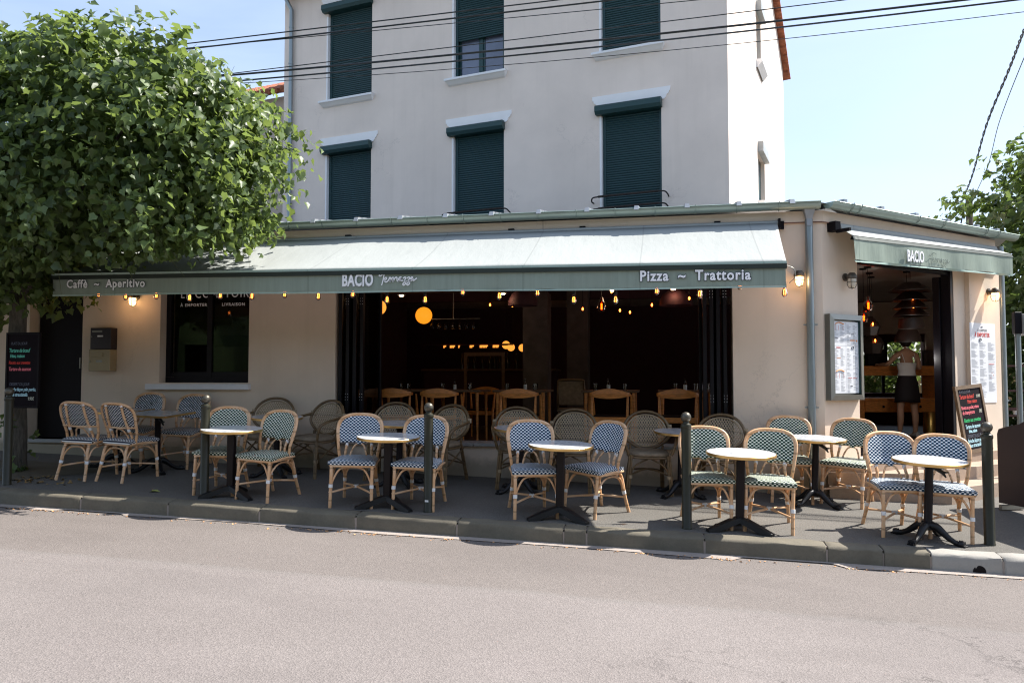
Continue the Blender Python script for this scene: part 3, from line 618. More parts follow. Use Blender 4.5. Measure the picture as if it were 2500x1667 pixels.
for z in (4.9, 6.5, 8.1, 8.9): mb.tube([(-LW+.24, -.07, z), (-LW+.24, -.07, z+.03)], .052, 12)
ho('downpipe', mb, M_pvc, 50)
lint = [(-.165, .215), (-.165, .14), (-.145, .135), (-.135, .095), (-.10, .075), (-.085, .03), (-.05, .0)]
for a, b in WX:
    c = (a+b)/2; h = (b-a)/2
    for z0, z1 in ((6.165, 6.38), (9.205, 9.42)):
        pl = [(a+x, z) for x, z in lint]+[(b-x, z) for x, z in reversed(lint)]
        M = Matrix(((1, 0, 0, 0), (0, 0, 1, 0), (0, 1, 0, 0), (0, 0, 0, 1)))
        mb = MB(); mb.prism([(x, z+z0) for x, z in pl][::-1], -.02, -.0005, M); ho('lintel', mb, mat('lintel_white', (.88, .87, .86), .7, var=.03) if 'lintel_white' not in MATS else MATS['lintel_white'])
    mb = MB(); mb.add([p for x0, x1 in ((a-.15, b+.08),) for p in [(x0, -.13, 7.155), (x1, -.13, 7.155), (x1, .1, 7.165), (x0, .1, 7.165), (x0, -.13, 7.115), (x1, -.13, 7.115), (x0+.02, -.10, 7.10), (x1-.02, -.10, 7.10), (x0+.05, -.045, 7.05), (x1-.05, -.045, 7.05), (x0+.05, -.0, 7.03), (x1-.05, -.0, 7.03), (x0, 0, 7.155), (x1, 0, 7.155)]],
        [(0, 1, 2, 3), (4, 5, 1, 0), (6, 7, 5, 4), (8, 9, 7, 6), (10, 11, 9, 8), (0, 12, 10, 8, 6, 4), (5, 7, 9, 11, 13, 1)]); ho('window_sill', mb, M_white)
def shutter(x0, x1, z0, z1, opening=0):
    """roller shutter: guides, box, slats; opening leaves a gap showing the casement"""
    mb = MB(); mb.rbox(x0+.002, x0+.055, .075, .115, z0, z1, .003); mb.rbox(x1-.055, x1-.002, .075, .115, z0, z1, .003)
    s = ho('shutter', mb, M_teal); sl = MB(); z = z0+opening; P = []
    n = int((z1-z)/.042); p = (z1-z)/n
    for i in range(n):
        a = z+i*p
        P += [(a+.004, .100), (a+.010, .088), (a+p*.5, .0825), (a+p-.006, .088), (a+p, .100)]
    sl.grid([[(x0+.05, y, zz) for zz, y in P], [(x1-.05, y, zz) for zz, y in P]], flip=False)
    sl.add([(x0+.05, .0825, z), (x1-.05, .0825, z), (x1-.05, .10, z), (x0+.05, .10, z)], [(0, 3, 2, 1)])
    obj('slats', sl, M_teal, s)
    bx = MB(); xa, xb = x0-.09, x1+.02; pr = [(.07, z1+.035), (-.115, z1+.035), (-.135, z1+.01), (-.135, z1-.07), (-.085, z1-.125), (.07, z1-.125)]
    bx.add([(xa, y, zz) for y, zz in pr]+[(xb, y, zz) for y, zz in pr], [tuple(range(6))[::-1], tuple(range(6, 12))]+[(i, (i+1) % 6, (i+1) % 6+6, i+6) for i in range(6)])
    obj('shutter_box', bx, M_dkteal, s)
    # casement behind
    cs = MB(); y = .15; xm = (x0+x1)/2
    for xx0, xx1 in ((x0+.03, xm-.004), (xm+.004, x1-.03)):
        cs.box(xx0, xx0+.06, y, y+.05, z0+.02, z1); cs.box(xx1-.06, xx1, y, y+.05, z0+.02, z1); cs.box(xx0+.061, xx1-.061, y, y+.05, z0+.02, z0+.10)
    cs.box(xm-.03, xm+.03, y-.02, y-.001, z0+.03, z1)
    w = obj('window', cs, M_dkteal, s); obj('pane', MB().box(x0+.09, x1-.09, y+.02, y+.025, z0+.1, z1), GL2, w); return s
GL2 = mat('reflecting_pane', (.11, .13, .19), .08, 0, var=.25, vs=1.5, spec=1.0)
for i, (a, b) in enumerate(WX):
    shutter(a, b, 4.06, 6.15); shutter(a, b, 7.17, 9.19, .76 if i == 1 else 0)
# white reveal on the left jamb of each window
mb = MB()
for a, b in WX:
    for z0, z1 in ((4.06, 6.0), (7.17, 9.0)): mb.box(a+.0005, a+.004, .001, .074, z0, z1); mb.box(a-.035, a-.0005, -.004, -.0005, z0, z1)
ho('window_reveal', mb, MATS['lintel_white'])
def railing(x0, x1, z):
    mb = MB(); y = -.16; mb.tube(bez([(x0, -.01, z-.06), (x0-.005, -.10, z-.05), (x0+.03, y, z), (x0+.14, y-.01, z+.012)], 5)+[(x1-.14, y-.01, z+.012)]+bez([(x1-.13, y-.01, z+.012), (x1-.03, y, z), (x1+.005, -.10, z-.04), (x1, -.01, z-.06)], 5), .013, 8)
    mb.tube([(x0+.14, y-.012, z+.012), (x1-.14, y-.012, z+.012)], .021, 8); ho('window_rail', mb, mat('rusty_iron', (.03, .022, .018), .7, .3, var=.6, vs=30) if 'rusty_iron' not in MATS else MATS['rusty_iron'], 50)
railing(-5.43, -4.02, 4.475); railing(-2.38, -1.02, 4.51); railing(-2.38, -1.02, 4.30); railing(-8.47, -7.05, 4.40)
mb = MB(); mb.box(-1.12, .03, -.05, .0, 4.0, 4.22); mb.box(.001, .06, -.05, 3.0, 4.0, 4.2); ho('flashing', mb, mat('lead_flashing', (.30, .34, .40), .5, .5, var=.4, vs=14))
# side windows: boxes, sills, shutters
def side(s0, s1, z0, z1, n):
    mb = MB(); mb.box(.0, .115, s0-.03, s1+.0, z1-.04, z1+.17); o = ho('shutter_box', mb, mat('grey_box', (.36, .38, .38), .5) if 'grey_box' not in MATS else MATS['grey_box'])
    mb = MB(); mb.box(-.13, -.09, s0, s1, z0, z1); ho('shutter', mb, M_teal)
    mb = MB(); mb.add([(0, s0-.08, z0+.02), (.13, s0-.08, z0+.01), (.13, s0-.08, z0-.04), (.03, s0-.08, z0-.16), (0, s0-.08, z0-.16), (0, s1+.1, z0+.02), (.13, s1+.1, z0+.01), (.13, s1+.1, z0-.04), (.03, s1+.1, z0-.16), (0, s1+.1, z0-.16)], [(0, 1, 2, 3, 4), (9, 8, 7, 6, 5), (0, 5, 6, 1), (1, 6, 7, 2), (2, 7, 8, 3)]); ho('window_sill', mb, M_white)
side(3.75, 4.50, 8.03, 9.16, 0); side(3.75, 4.87, 5.02, 6.13, 1)

# neighbour seen between tree and house
nb = thing('neighbour_house', 'low house with red tiled roof half hidden behind the big tree', 'house', (-9.6, 17.5, .9), UA)
mb = MB(); mb.box(-9, 1.1, 0, 7, -2, 7.15); obj('wall', mb, wall_mat('neighbour_render', (.5, .43, .36), False), nb)
mb = MB()
for c in range(12):
    t = -.4+c*.3; z = 7.1+(t+.4)*.5
    for j in range(46):
        x = -9+j*.225; mb.tube([(x, t, z+.05), (x, t+.36, z+.2)], .075, 6, caps=True)
obj('roof', mb, M_tile, nb); obj('shutter', MB().box(-1.9, -.4, -.02, -.001, 4.6, 6.2), M_black, nb)



# ------------------------------------------------------------------ awnings
def script_strokes(mb, ox, oz, s, strokes, w, y=-.002):
    for st in strokes:
        pts = bez([(ox+x*s, y, oz+z*s) for x, z in st], 6)
        for i, p in enumerate(pts):
            a = pts[max(0, i-1)]; b = pts[min(len(pts)-1, i+1)]; d = (b-a); n = Vector((-d.z, 0, d.x)); n = n.normalized()*w if n.length > 0 else Vector((0, 0, w))
            mb.v += [tuple(p-n), tuple(p+n)]
        o = len(mb.v)-2*len(pts)
        for i in range(len(pts)-1): mb.f.append((o+2*i, o+2*i+2, o+2*i+3, o+2*i+1))
TERR = [[(.02, .78), (-.08, .62), (.1, .62), (.3, .80), (.5, .93), (.72, .96), (1.12, .86)], [(.42, .93), (.36, .55), (.26, .1), (.16, -.22)],
        [(.42, .18), (.62, .34), (.58, .46), (.46, .38), (.44, .14), (.60, .06), (.80, .22), (.90, .44), (.96, .46), (1.0, .34), (.94, .08), (1.08, .34), (1.22, .46), (1.30, .38)],
        [(1.26, .40), (1.22, .08), (1.36, .34), (1.50, .46), (1.58, .40), (1.60, .16), (1.74, .12), (1.90, .30), (1.98, .44), (1.86, .46), (1.74, .30), (1.76, .12), (1.92, .20), (2.02, .40), (1.98, .14), (2.14, .18)],
        [(2.14, .34), (2.30, .44), (2.40, .36), (2.24, .12), (2.36, .10), (2.38, -.12), (2.20, -.26), (2.14, -.12), (2.46, .14)],
        [(2.50, .34), (2.66, .44), (2.76, .36), (2.60, .12), (2.72, .10), (2.74, -.12), (2.56, -.26), (2.50, -.12), (2.84, .16), (3.02, .42), (2.92, .44), (2.82, .26), (2.90, .10), (3.06, .30), (3.08, .12), (3.24, .22), (3.40, .34)]]
aw = thing('awning', 'long sage green canvas awning over the terrace, lettered Pizza and Trattoria', 'awning', (-3.0, 9.33, 3.05))
A_ = dict(parent=aw, world=True)
YB, XL, XR = 7.98, -7.00, 1.11
def zbar(x): return 2.438+(1.11-x)*.0102                # top front edge height of the bar
mb = MB(); P = []; nx = 200
for i in range(nx+1):
    t = i/nx; row = []
    for j in range(13):
        u = j/12; x0 = -6.98+t*(1.20+6.98); x1 = XL+t*(XR-XL); x = x0+(x1-x0)*u; y = 9.30+(YB-9.30)*u; z = 3.065+(zbar(x)-3.065)*u
        sag = -.030*math.sin(math.pi*u)-.010*math.sin(math.pi*u)*math.cos(t*23)+.008*math.sin(x*5+u*4)*math.sin(math.pi*u)+.012*math.exp(-((x+2.3-u*-1.1)/.07)**2)*math.sin(math.pi*u)-.009*math.exp(-((x+5.0-u*.6)/.1)**2)*math.sin(math.pi*u)
        row.append((x, y, z+sag))
    P.append(row)
mb.grid(P); cano = obj('canopy', mb, M_awtop, smooth=60, **A_)
sol = cano.modifiers.new('thick', 'SOLIDIFY'); sol.thickness = .003
def zb2(x): return zbar(x)-.012
def strip(x0, x1, n, zt, zb, y, m, name, par, wav=.006, hem=False, A=None, seed=0):
    mb = MB(); P = []
    for i in range(n+1):
        x = x0+(x1-x0)*i/n; row = []
        for j in range(6):
            u = j/5; row.append((x, y+wav*u*math.sin(x*6.1+seed)+wav*.5*u*math.sin(x*17+seed), zt(x)+(zb(x)-zt(x))*u))
        P.append(row)
    mb.grid(P, flip=True); return obj(name, mb, m, smooth=60, **(A or A_))
mb = MB()
for a, b, zt, zb, ya, yb, in ((XL, XR, .006, -.008, -.022, .03),): pass
hemb = MB(); hemb.add([(XL, YB-.03, zbar(XL)+.004), (XR, YB-.03, zbar(XR)+.004), (XR, YB-.03, zbar(XR)-.020), (XL, YB-.03, zbar(XL)-.020), (XL, YB+.02, zbar(XL)+.010), (XR, YB+.02, zbar(XR)+.010)], [(3, 2, 1, 0), (0, 1, 5, 4)]); obj('front_hem', hemb, M_valhem, **A_)
brb = MB(); brb.add([p for x in (XL, XR) for p in [(x, YB-.034, zbar(x)-.021), (x, YB-.034, zbar(x)-.066), (x, YB+.03, zbar(x)-.066), (x, YB+.03, zbar(x)-.021)]], [(0, 3, 2, 1)[::-1], (4, 5, 6, 7)[::-1], (0, 4, 5, 1)[::-1], (1, 5, 6, 2)[::-1], (2, 6, 7, 3)[::-1], (3, 7, 4, 0)[::-1]]); obj('front_bar', brb, M_bar, **A_)
YV = YB-.012
val = strip(XL+.004, XR-.01, 260, lambda x: zbar(x)-.06, lambda x: zbar(x)-.235+.004*math.sin(x*2.1), YV, M_val, 'valance', aw)
strip(XL+.004, XR-.01, 260, lambda x: zbar(x)-.236+.004*math.sin(x*2.1), lambda x: zbar(x)-.254+.004*math.sin(x*2.1), YV-.002, M_valhem, 'valance_hem', aw)
mb = MB(); mb.tube([(-6.99, 9.33, 3.06), (1.21, 9.33, 3.06)], .035, 12); obj('roller', mb, M_awtop, smooth=50, **A_)
mb = MB(); mb.box(1.212, 1.235, 9.27, 9.39, 3.0, 3.11); mb.box(1.235, 1.28, 9.34, 9.38, 3.0, 3.09); obj('roller_bracket', mb, M_black, **A_)
for x in (-6.1, -3.95, -1.86, -1.0, .55): obj('roller_bracket', MB().box(x-.035, x+.035, 9.33, 9.396, 3.09, 3.115), M_black, **A_)
for x0, s in ((-6.2, 1), (-3.2, -1), (-2.7, 1), (.6, -1)):
    mb = MB(); mb.tube([(x0, 9.36, 2.98), (x0+s*.75, 8.75, 2.72), (x0+s*.15, YB+.03, zbar(x0)-.04)], .022, 8); obj('folding_arm', mb, M_bar, smooth=50, **A_)
tl = math.atan(.0102)
def wl(s, size, x, z, sp, xs, parent, y, rotz=0, outline=True, tilt=tl, m=M_letter, mo=None, off=.0045):
    y0 = y
    if outline: text('letter_outline', s, size, mo or M_lout, parent, (x, y0, z), rotz, tilt, extrude=.0006, offset=off+.005, spacing=sp, xs=xs)
    v = Matrix.Rotation(rotz, 3, 'Z') @ Vector((0, -.003, 0))
    return text('lettering', s, size, m, parent, (x+v.x, y0+v.y, z), rotz, tilt, extrude=.0006, offset=.004, spacing=sp, xs=xs)
ax, ay, az_ = aw.location
yl = YV-.012-ay
wl('Pizza  ~  Trattoria', .142, -.285-ax, 2.283-az_, 1.13, .873, aw, yl)
wl('Caff\u00e8  ~  Aperitivo', .128, -6.80-ax, 2.357-az_, 1.13, .90, aw, yl)
M_lout2 = M_lgrey
text('letter_outline', 'BACIO', .182, M_lgrey, aw, (-3.436-ax, yl, 2.296-az_), 0, tl, extrude=.0006, offset=.0065, spacing=1.06, xs=.62)
text('lettering', 'BACIO', .182, M_letter, aw, (-3.428-ax, yl-.003, 2.304-az_), 0, tl, extrude=.0006, offset=.006, spacing=1.06, xs=.62)
mb = MB(); script_strokes(mb, -3.0, 2.326, .120, TERR, .0062, YV-.014); obj('script_lettering', mb, M_letter, **A_)
mb = MB(); mb.tube(bez([(XR-.005, YV, 2.40), (XR+.06, YV, 2.37), (XR+.075, YV, 2.29), (XR+.02, YV, 2.23)], 5), .004, 5); obj('crank_loop', mb, M_alu, **A_)

# short awning over the corner door (frame of the corner wall)
a2 = thing('awning', 'short sage green awning nearly closed above the corner doorway', 'awning', cp(1.9, 0, 3.0), CA)
c0 = Vector(a2.location); inv = (Matrix.Translation(c0) @ Matrix.Rotation(CA, 4, 'Z')).inverted()
B_ = dict(parent=a2)
def L2(u, off, z): return (u-1.9, -off, z-3.0)
Z1 = lambda u: 2.895+.022*u; O1 = .27
mb = MB(); P = []
for i in range(31):
    t = i/30; row = []
    for j in range(6):
        s = j/5; u0 = .21+t*3.37; u1 = .17+t*3.44; u = u0+(u1-u0)*s; row.append(L2(u, .07+(O1-.07)*s, 3.045+.03*t+(Z1(u)-3.045-.03*t)*s-.006*math.sin(math.pi*s)))
    P.append(row)
mb.grid(P); obj('canopy', mb, M_awtop, smooth=60, **B_)
mb = MB(); mb.add([L2(.17, O1-.005, Z1(.17)), L2(3.61, O1-.005, Z1(3.61)), L2(3.61, O1+.018, Z1(3.61)-.045), L2(.17, O1+.018, Z1(.17)-.045), L2(.17, O1-.03, Z1(.17)-.045), L2(3.61, O1-.03, Z1(3.61)-.045)], [(3, 2, 1, 0), (4, 5, 2, 3), (0, 1, 5, 4)]); obj('front_bar', mb, M_bar, **B_)
def v2(n, zt, zb, m, name, off):
    mb = MB(); P = []
    for i in range(n+1):
        u = .175+3.425*i/n; row = []
        for j in range(6):
            w = j/5; row.append(L2(u, off+.012*w*math.sin(u*5)+.008*w*math.sin(u*11), zt(u)+(zb(u)-zt(u))*w))
        P.append(row)
    mb.grid(P, flip=True); return obj(name, mb, m, smooth=60, **B_)
v2(120, lambda u: Z1(u)-.046, lambda u: Z1(u)-.272, M_val, 'valance', O1+.012); v2(120, lambda u: Z1(u)-.273, lambda u: Z1(u)-.298, M_valhem, 'valance_hem', O1+.013)
mb = MB(); mb.tube([L2(.2, .07, 3.03), L2(3.57, .07, 3.06)], .04, 12); obj('roller', mb, M_awtop, smooth=50, **B_)
mb = MB(); mb.box(.10-1.9, .19-1.9, -.11, -.001, 2.97-3, 3.08-3); mb.box(.13-1.9, .165-1.9, -.26, -.09, 2.95-3, 2.985-3); obj('roller_bracket', mb, M_black, **B_)
t2 = -math.atan(.022)
text('letter_outline', 'BACIO', .185, M_lgrey, a2, (1.148-1.9, -O1-.030, 2.682-3), 0, t2, extrude=.0005, offset=.006, xs=.62)
text('lettering', 'BACIO', .185, M_letter, a2, (1.155-1.9, -O1-.033, 2.688-3), 0, t2, extrude=.0005, offset=.004, xs=.62)
mb = MB(); script_strokes(mb, 1.62-1.9, 2.705-3, .125, TERR, .0045, -O1-.034); obj('script_lettering', mb, mat('letter_dark_green', (.10, .13, .11), .7, var=0), **B_)

# ------------------------------------------------------------------ festoon of filament bulbs under the awning
fs = thing('string_lights', 'festoon cable of warm filament bulbs hanging below the long awning', 'string lights', (-2.7, 8.15, 2.33))
BL = [(-6.534, 2.294), (-6.177, 2.263), (-5.781, 2.264), (-5.356, 2.228), (-4.973, 2.248), (-4.583, 2.231), (-4.187, 2.246), (-3.787, 2.215), (-3.383, 2.232), (-2.99, 2.16), (-2.561, 2.152), (-2.145, 2.231), (-1.75, 2.177), (-1.344, 2.206), (-.964, 2.121), (-.536, 2.113), (-.122, 2.199), (.3, 2.155), (.69, 2.235), (1.112, 2.155)]
cab = []
for i, (x, z) in enumerate(BL):
    cab.append((x, 8.15, z+.115))
    if i < len(BL)-1: cab.append(((x+BL[i+1][0])/2, 8.15, (z+BL[i+1][1])/2+.135+.02*(i % 2)))
mb = MB(); mb.tube(bez(cab, 3), .005, 5); obj('cable', mb, M_cable, fs, world=True)
bm_ = mesh('bulb', MB().lathe([(.010, .055), (.018, .035), (.028, .0), (.027, -.018), (.017, -.036), (.004, -.042)], n=12), M_bulbg, 60)
sm_ = mesh('socket', MB().lathe([(.006, .125), (.012, .115), (.018, .105), (.018, .055), (.012, .05)], n=10), M_cable, 40)
fmm = mesh('filament', MB().tube([(-.008, 0, -.018), (-.010, 0, .03), (.0, .004, .034), (.010, 0, .03), (.008, 0, -.018)], .0035, 5), M_fil)
for x, z in BL:
    b = obj('bulb', bm_, None, fs, loc=Vector((x, 8.15, z))-fs.location); obj('filament', fmm, None, b)
    obj('socket', sm_, None, fs, loc=Vector((x, 8.15, z))-fs.location)

# ------------------------------------------------------------------ wall lamps
def wall_lamp(pos, ang, label, lit=True):
    t = thing('wall_lamp', label, 'lamp', pos, ang, 'bronze bulkhead wall lamps on the facade')
    mb = MB(); mb.lathe([(.030, 0), (.045, .003), (.045, .02), (.02, .03)], (0, 0, .0), 14, Matrix.Rotation(R(90), 4, 'X')); mb.tube([(0, -.02, .0), (0, -.075, .005)], .012, 8); obj('bracket', mb, M_bronze, t, 40)
    mb = MB(); mb.lathe([(.002, .045), (.03, .042), (.046, .022), (.056, .0), (.056, -.022), (.048, -.024)], (0, -.095, .0), 18); obj('cap', mb, M_bronze, t, 40)
    mb = MB(); mb.lathe([(.044, -.026), (.045, -.06), (.040, -.10), (.028, -.122), (.003, -.13)], (0, -.095, 0), 16); g = obj('lamp_glass', mb, M_frost if lit else M_frostoff, t, 60)
    mb = MB()
    for k in range(4):
        a = k*math.pi/2+.4; c, s = math.cos(a), math.sin(a); mb.tube([(.052*c, -.095+.052*s, -.02), (.052*c, -.095+.052*s, -.09), (.036*c, -.095+.036*s, -.125), (0, -.095, -.138)], .004, 5)
    mb.tube([(.053*math.cos(a), -.095+.053*math.sin(a), -.065) for a in [2*math.pi*i/16 for i in range(16)]], .003, 5, closed=True); obj('cage', mb, M_bronze, t, 50)
    if lit:
        l = bpy.data.lights.new('lamp_or_fill_light', 'POINT'); l.energy = 1.2; l.color = (1, .55, .24); l.shadow_soft_size = .04
        o = bpy.data.objects.new('lamp_or_fill_light', l); COL.objects.link(o); o.parent = t; o.location = (0, -.165, -.07)
    return t
wall_lamp((-6.95, YW, 2.40), 0, 'lit bronze wall lamp above the mailboxes'); wall_lamp((1.428, YW, 2.475), 0, 'lit bronze wall lamp beside the front downpipe')
wall_lamp(cp(.40, 0, 2.475), CA, 'unlit bronze wall lamp above the framed menu', False); wall_lamp(cp(3.39, .06, 2.475), CA, 'lit bronze wall lamp above the takeaway poster')

# ------------------------------------------------------------------ mailboxes, menu case, poster
t = thing('mailbox', 'dark mailbox mounted above the beige mailbox by the window', 'mailbox', (-7.395, YW, 1.70), 0, 'two stacked mailboxes')
obj('box', MB().rbox(-.15, .16, -.13, -.001, 0, .285, .005), M_blackbox, t); obj('name_plate', MB().box(-.12, .03, -.1335, -.1305, .225, .25), M_alu, t); obj('name_plate', MB().box(-.04, .045, -.1335, -.1305, .165, .185), M_white, t)
mb = MB(); mb.lathe([(.009, 0), (.009, .004)], (-.125, -.131, .168), 10, Matrix.Rotation(R(90), 4, 'X')); obj('lock', mb, M_alu, t)
t = thing('mailbox', 'beige mailbox mounted below the dark mailbox by the window', 'mailbox', (-7.40, YW, 1.412), 0, 'two stacked mailboxes')
obj('box', MB().rbox(-.155, .165, -.14, -.001, 0, .284, .005), M_beigebox, t)
obj('mail_flap', MB().rbox(-.13, .06, -.147, -.141, .185, .245, .002), M_beigebox, t); obj('name_plate', MB().box(-.04, .05, -.144, -.1405, .115, .145), M_alu, t)
mb = MB(); mb.lathe([(.010, 0), (.010, .004)], (-.13, -.141, .125), 10, Matrix.Rotation(R(90), 4, 'X')); obj('lock', mb, M_alu, t)

def lines(mb, x0, x1, z0, z1, n, y, dens=.85, th=.0035, seed=0):
    rr = random.Random(seed)
    for i in range(n):
        z = z1-(z1-z0)*(i+.5)/n
        if rr.random() > dens: continue
        w = (x1-x0)*rr.uniform(.45, 1.0); mb.add([(x0, y, z-th/2), (x0+w, y, z-th/2), (x0+w, y, z+th/2), (x0, y, z+th/2)], [(0, 1, 2, 3)])
t = thing('menu_case', 'tall framed menu case with aluminium frame beside the corner doorway', 'menu case', cp(.325, 0, 1.555), CA)
def frame4(mb, w, h, d, t_): 
    a, b = w/2, h/2
    for q in ([(-a, -b), (a, -b), (a-t_, -b+t_), (-a+t_, -b+t_)], [(a, -b), (a, b), (a-t_, b-t_), (a-t_, -b+t_)], [(a, b), (-a, b), (-a+t_, b-t_), (a-t_, b-t_)], [(-a, b), (-a, -b), (-a+t_, -b+t_), (-a+t_, b-t_)]):
        vs = [(x, -d, z) for x, z in q[:2]]+[(x, -d-.012, z) for x, z in q[2:]]+[(x, -.001, z) for x, z in q]; mb.add(vs, [(0, 1, 2, 3), (0, 4, 5, 1), (2, 6, 7, 3)])
mb = MB(); frame4(mb, .60, .965, .07, .06); mb.box(-.24, .24, -.02, -.002, -.43, .43); obj('frame', mb, M_alu, t)
mb = MB(); mb.box(-.239, -.228, -.068, -.021, -.42, .42); mb.box(.228, .239, -.068, -.021, -.42, .42); obj('frame_liner', mb, M_dkteal, t)
pages = obj('menu_sheet', MB().box(-.227, .227, -.055, -.022, -.405, .405), M_paper, t)
def page(x0, z0, w, h, seed):
    g = MB(); k = MB(); o = MB(); r = MB(); y = -.0562; rr = random.Random(seed)
    for c in (0, 1):
        cx = x0+w*(.06+.5*c); cw = w*.38; z = z0+h*.88
        while z > z0+h*.1:
            hh = rr.uniform(.035, .075)
            lines(g, cx, cx+cw, z-hh, z-.012, max(2, int(hh/.0075)), y, .92, .0026, rr.random()); k.add([(cx, y, z-.007), (cx+cw*.5, y, z-.007), (cx+cw*.5, y, z), (cx, y, z)], [(0, 1, 2, 3)]); z -= hh+.012
    return g, k
gm, km = MB(), MB()
for i in range(2):
    for j in range(3):
        g, k = page(-.225+i*.227, -.40+j*.268, .222, .262, i*7+j); gm.add(g.v, g.f); km.add(k.v, k.f)
for z in (-.135, .133): km.box(-.226, .226, -.0565, -.056, z-.0006, z+.0006)
km.box(-.0006, .0006, -.0565, -.056, -.40, .40); obj('menu_text', gm, INK['g'], pages); obj('menu_heading', km, INK['g'], pages)
rm, om = MB(), MB()
for z in (.345, -.19):
    om.tube(bez([(-.19, -.057, z+.03), (-.12, -.057, z+.047), (-.04, -.057, z+.03)], 4), .006, 4)
    for x in (-.19, -.13, -.05): rm.box(x, x+.003, -.0568, -.0562, z-.045, z+.012)
rm.box(-.175, -.10, -.0568, -.0562, .104, .114); rm.box(.03, .10, -.0568, -.0562, -.235, -.231); rm.box(.12, .19, -.0568, -.0562, -.235, -.231)
om.box(.08, .17, -.0568, -.0562, .185, .19); om.box(.07, .16, -.0568, -.0562, .198, .203); om.lathe([(.012, 0), (.012, .001)], (.195, -.0563, .19), 12, Matrix.Rotation(R(90), 4, 'X')); om.box(-.17, -.10, -.0568, -.0562, -.01, -.004)
obj('menu_red_marks', rm, INK['r'], pages); obj('menu_orange_marks', om, INK['o'], pages)
mk = MB(); mk.tube([(.12+.022*math.cos(a), -.057, .11+.016*math.sin(a)) for a in [2*math.pi*i/14 for i in range(14)]], .0035, 4, closed=True); mk.box(-.19, -.14, -.0568, -.0562, .21, .216); mk.box(.10, .15, -.0568, -.0562, .26, .268); mk.box(.07, .11, -.0568, -.0562, -.33, -.322); obj('menu_emblem', mk, INK['k'], pages)

t = thing('takeaway_poster', 'white takeaway menu poster headed A EMPORTER on the corner wall', 'poster', cp(3.22, .062, 1.52), CA)
obj('sheet', MB().box(-.315, .315, -.004, -.0005, -.525, .525), M_paper, t)
g, k, r = MB(), MB(), MB(); y = -.0052
for c, x in enumerate((-.29, -.09, .12)):
    z = .27
    rr = random.Random(c+3)
    while z > -.48:
        hh = rr.uniform(.07, .14); 
        if z-hh < -.50: break
        lines(g, x, x+.17, z-hh, z-.012, int(hh/.0095), y, .95, .0035, rr.random()); k.add([(x, y, z-.008), (x+.08, y, z-.008), (x+.08, y, z), (x, y, z)], [(0, 1, 2, 3)]); z -= hh+.02
for (x, z) in ((.2, -.14), (.24, -.17), (.17, -.2)): r.box(x, x+.012, -.0058, -.0052, z, z+.012)
r.box(.13, .27, -.0058, -.0052, -.02, -.012); obj('poster_text', g, INK['g'], t); obj('poster_heading', k, INK['g'], t); obj('poster_red_marks', r, INK['r'], t)
text('lettering', '\u00c0 EMPORTER', .075, INK['r'], t, (-.20, -.006, .345), extrude=.0004, offset=.002, spacing=1.15, xs=.75); text('lettering', 'LE COMPTOIR', .045, INK['k'], t, (-.13, -.006, .415), extrude=.0004, spacing=1.1, xs=.75)
mk = MB(); mk.tube([(-.07+.03*math.cos(a), -.006, .305+.018*math.sin(a)) for a in [2*math.pi*i/14 for i in range(14)]], .005, 4, closed=True); mk.box(-.05, .0, -.0066, -.006, .467, .48); obj('emblem', mk, INK['k'], t)

# ------------------------------------------------------------------ chalkboards
def chalkboard(t, w, h, rows, fr=.045, y0=-.012, fm=M_frameb):
    mb = MB(); a, b = w/2, h
    mb.box(-a, -a+fr, -.022, .012, 0, b); mb.box(a-fr, a, -.022, .012, 0, b); mb.box(-a+fr+.0005, a-fr-.0005, -.022, .012, 0, fr); mb.box(-a+fr+.0005, a-fr-.0005, -.022, .012, b-fr, b); obj('frame', mb, fm, t)
    s = obj('slate', MB().box(-a+fr+.001, a-fr-.001, y0, .004, fr+.001, b-fr-.001), M_slate, t)
    for (x, z, tx, size, col) in rows: text('chalk_writing', tx, size, CH[col], s, (x, y0-.0012, z), extrude=.0003, offset=.0012 if col not in ('grey',) else 0, shear=.18, spacing=.92, xs=.72)
    return s
t = thing('a_frame_chalkboard', 'standing chalkboard menu with brown frame leaning on the steps by the doorway', 'chalkboard', cp(2.60, .30, FL-.002), CA)
fw = .62; H_ = .84
brd = bpy.data.objects.new('board', None)
rows = [(-.18, .745, 'PLATS DU JOUR', .048, 'grey'), (-.19, .675, 'Tartare de b\u0153uf', .066, 'red'), (.115, .675, '19.90\u20ac', .045, 'white'), (-.06, .615, 'frites maison', .058, 'red'), (-.19, .545, 'Risotto au poulet, cr\u00e8me', .054, 'pink'), (-.185, .482, 'de champignons', .058, 'pink'), (.12, .482, '19\u20ac', .055, 'white'),
        (-.18, .385, 'Risotto aux crevettes', .060, 'green'), (-.175, .305, 'Tartare de saumon', .060, 'blue'), (-.13, .252, 'frites, salade', .052, 'blue'), (-.17, .190, 'DESSERT DU JOUR', .050, 'grey'), (-.175, .130, 'Brioche fa\u00e7on pain', .060, 'blue'), (-.17, .075, 'glace stracciatella', .058, 'blue')]
chalkboard(t, fw, H_, [(x*1.25, z, tx, sz*1.12, c) for x, z, tx, sz, c in rows], .045)
t.rotation_euler = (R(-7), R(-3.5), CA)
obj('rear_leg', MB().box(-.22, -.19, .03, .05, .0, .80), M_frameb, t).rotation_euler = (R(16), 0, 0)
for c in t.children:
    if c.name.startswith('rear_leg'): c.location = (.14, .10, .01); c.rotation_euler = (R(5), 0, 0)
t = thing('hanging_chalkboard', 'black chalkboard menu hung on the trunk of the big tree', 'chalkboard', (-7.24, 7.84, .98))
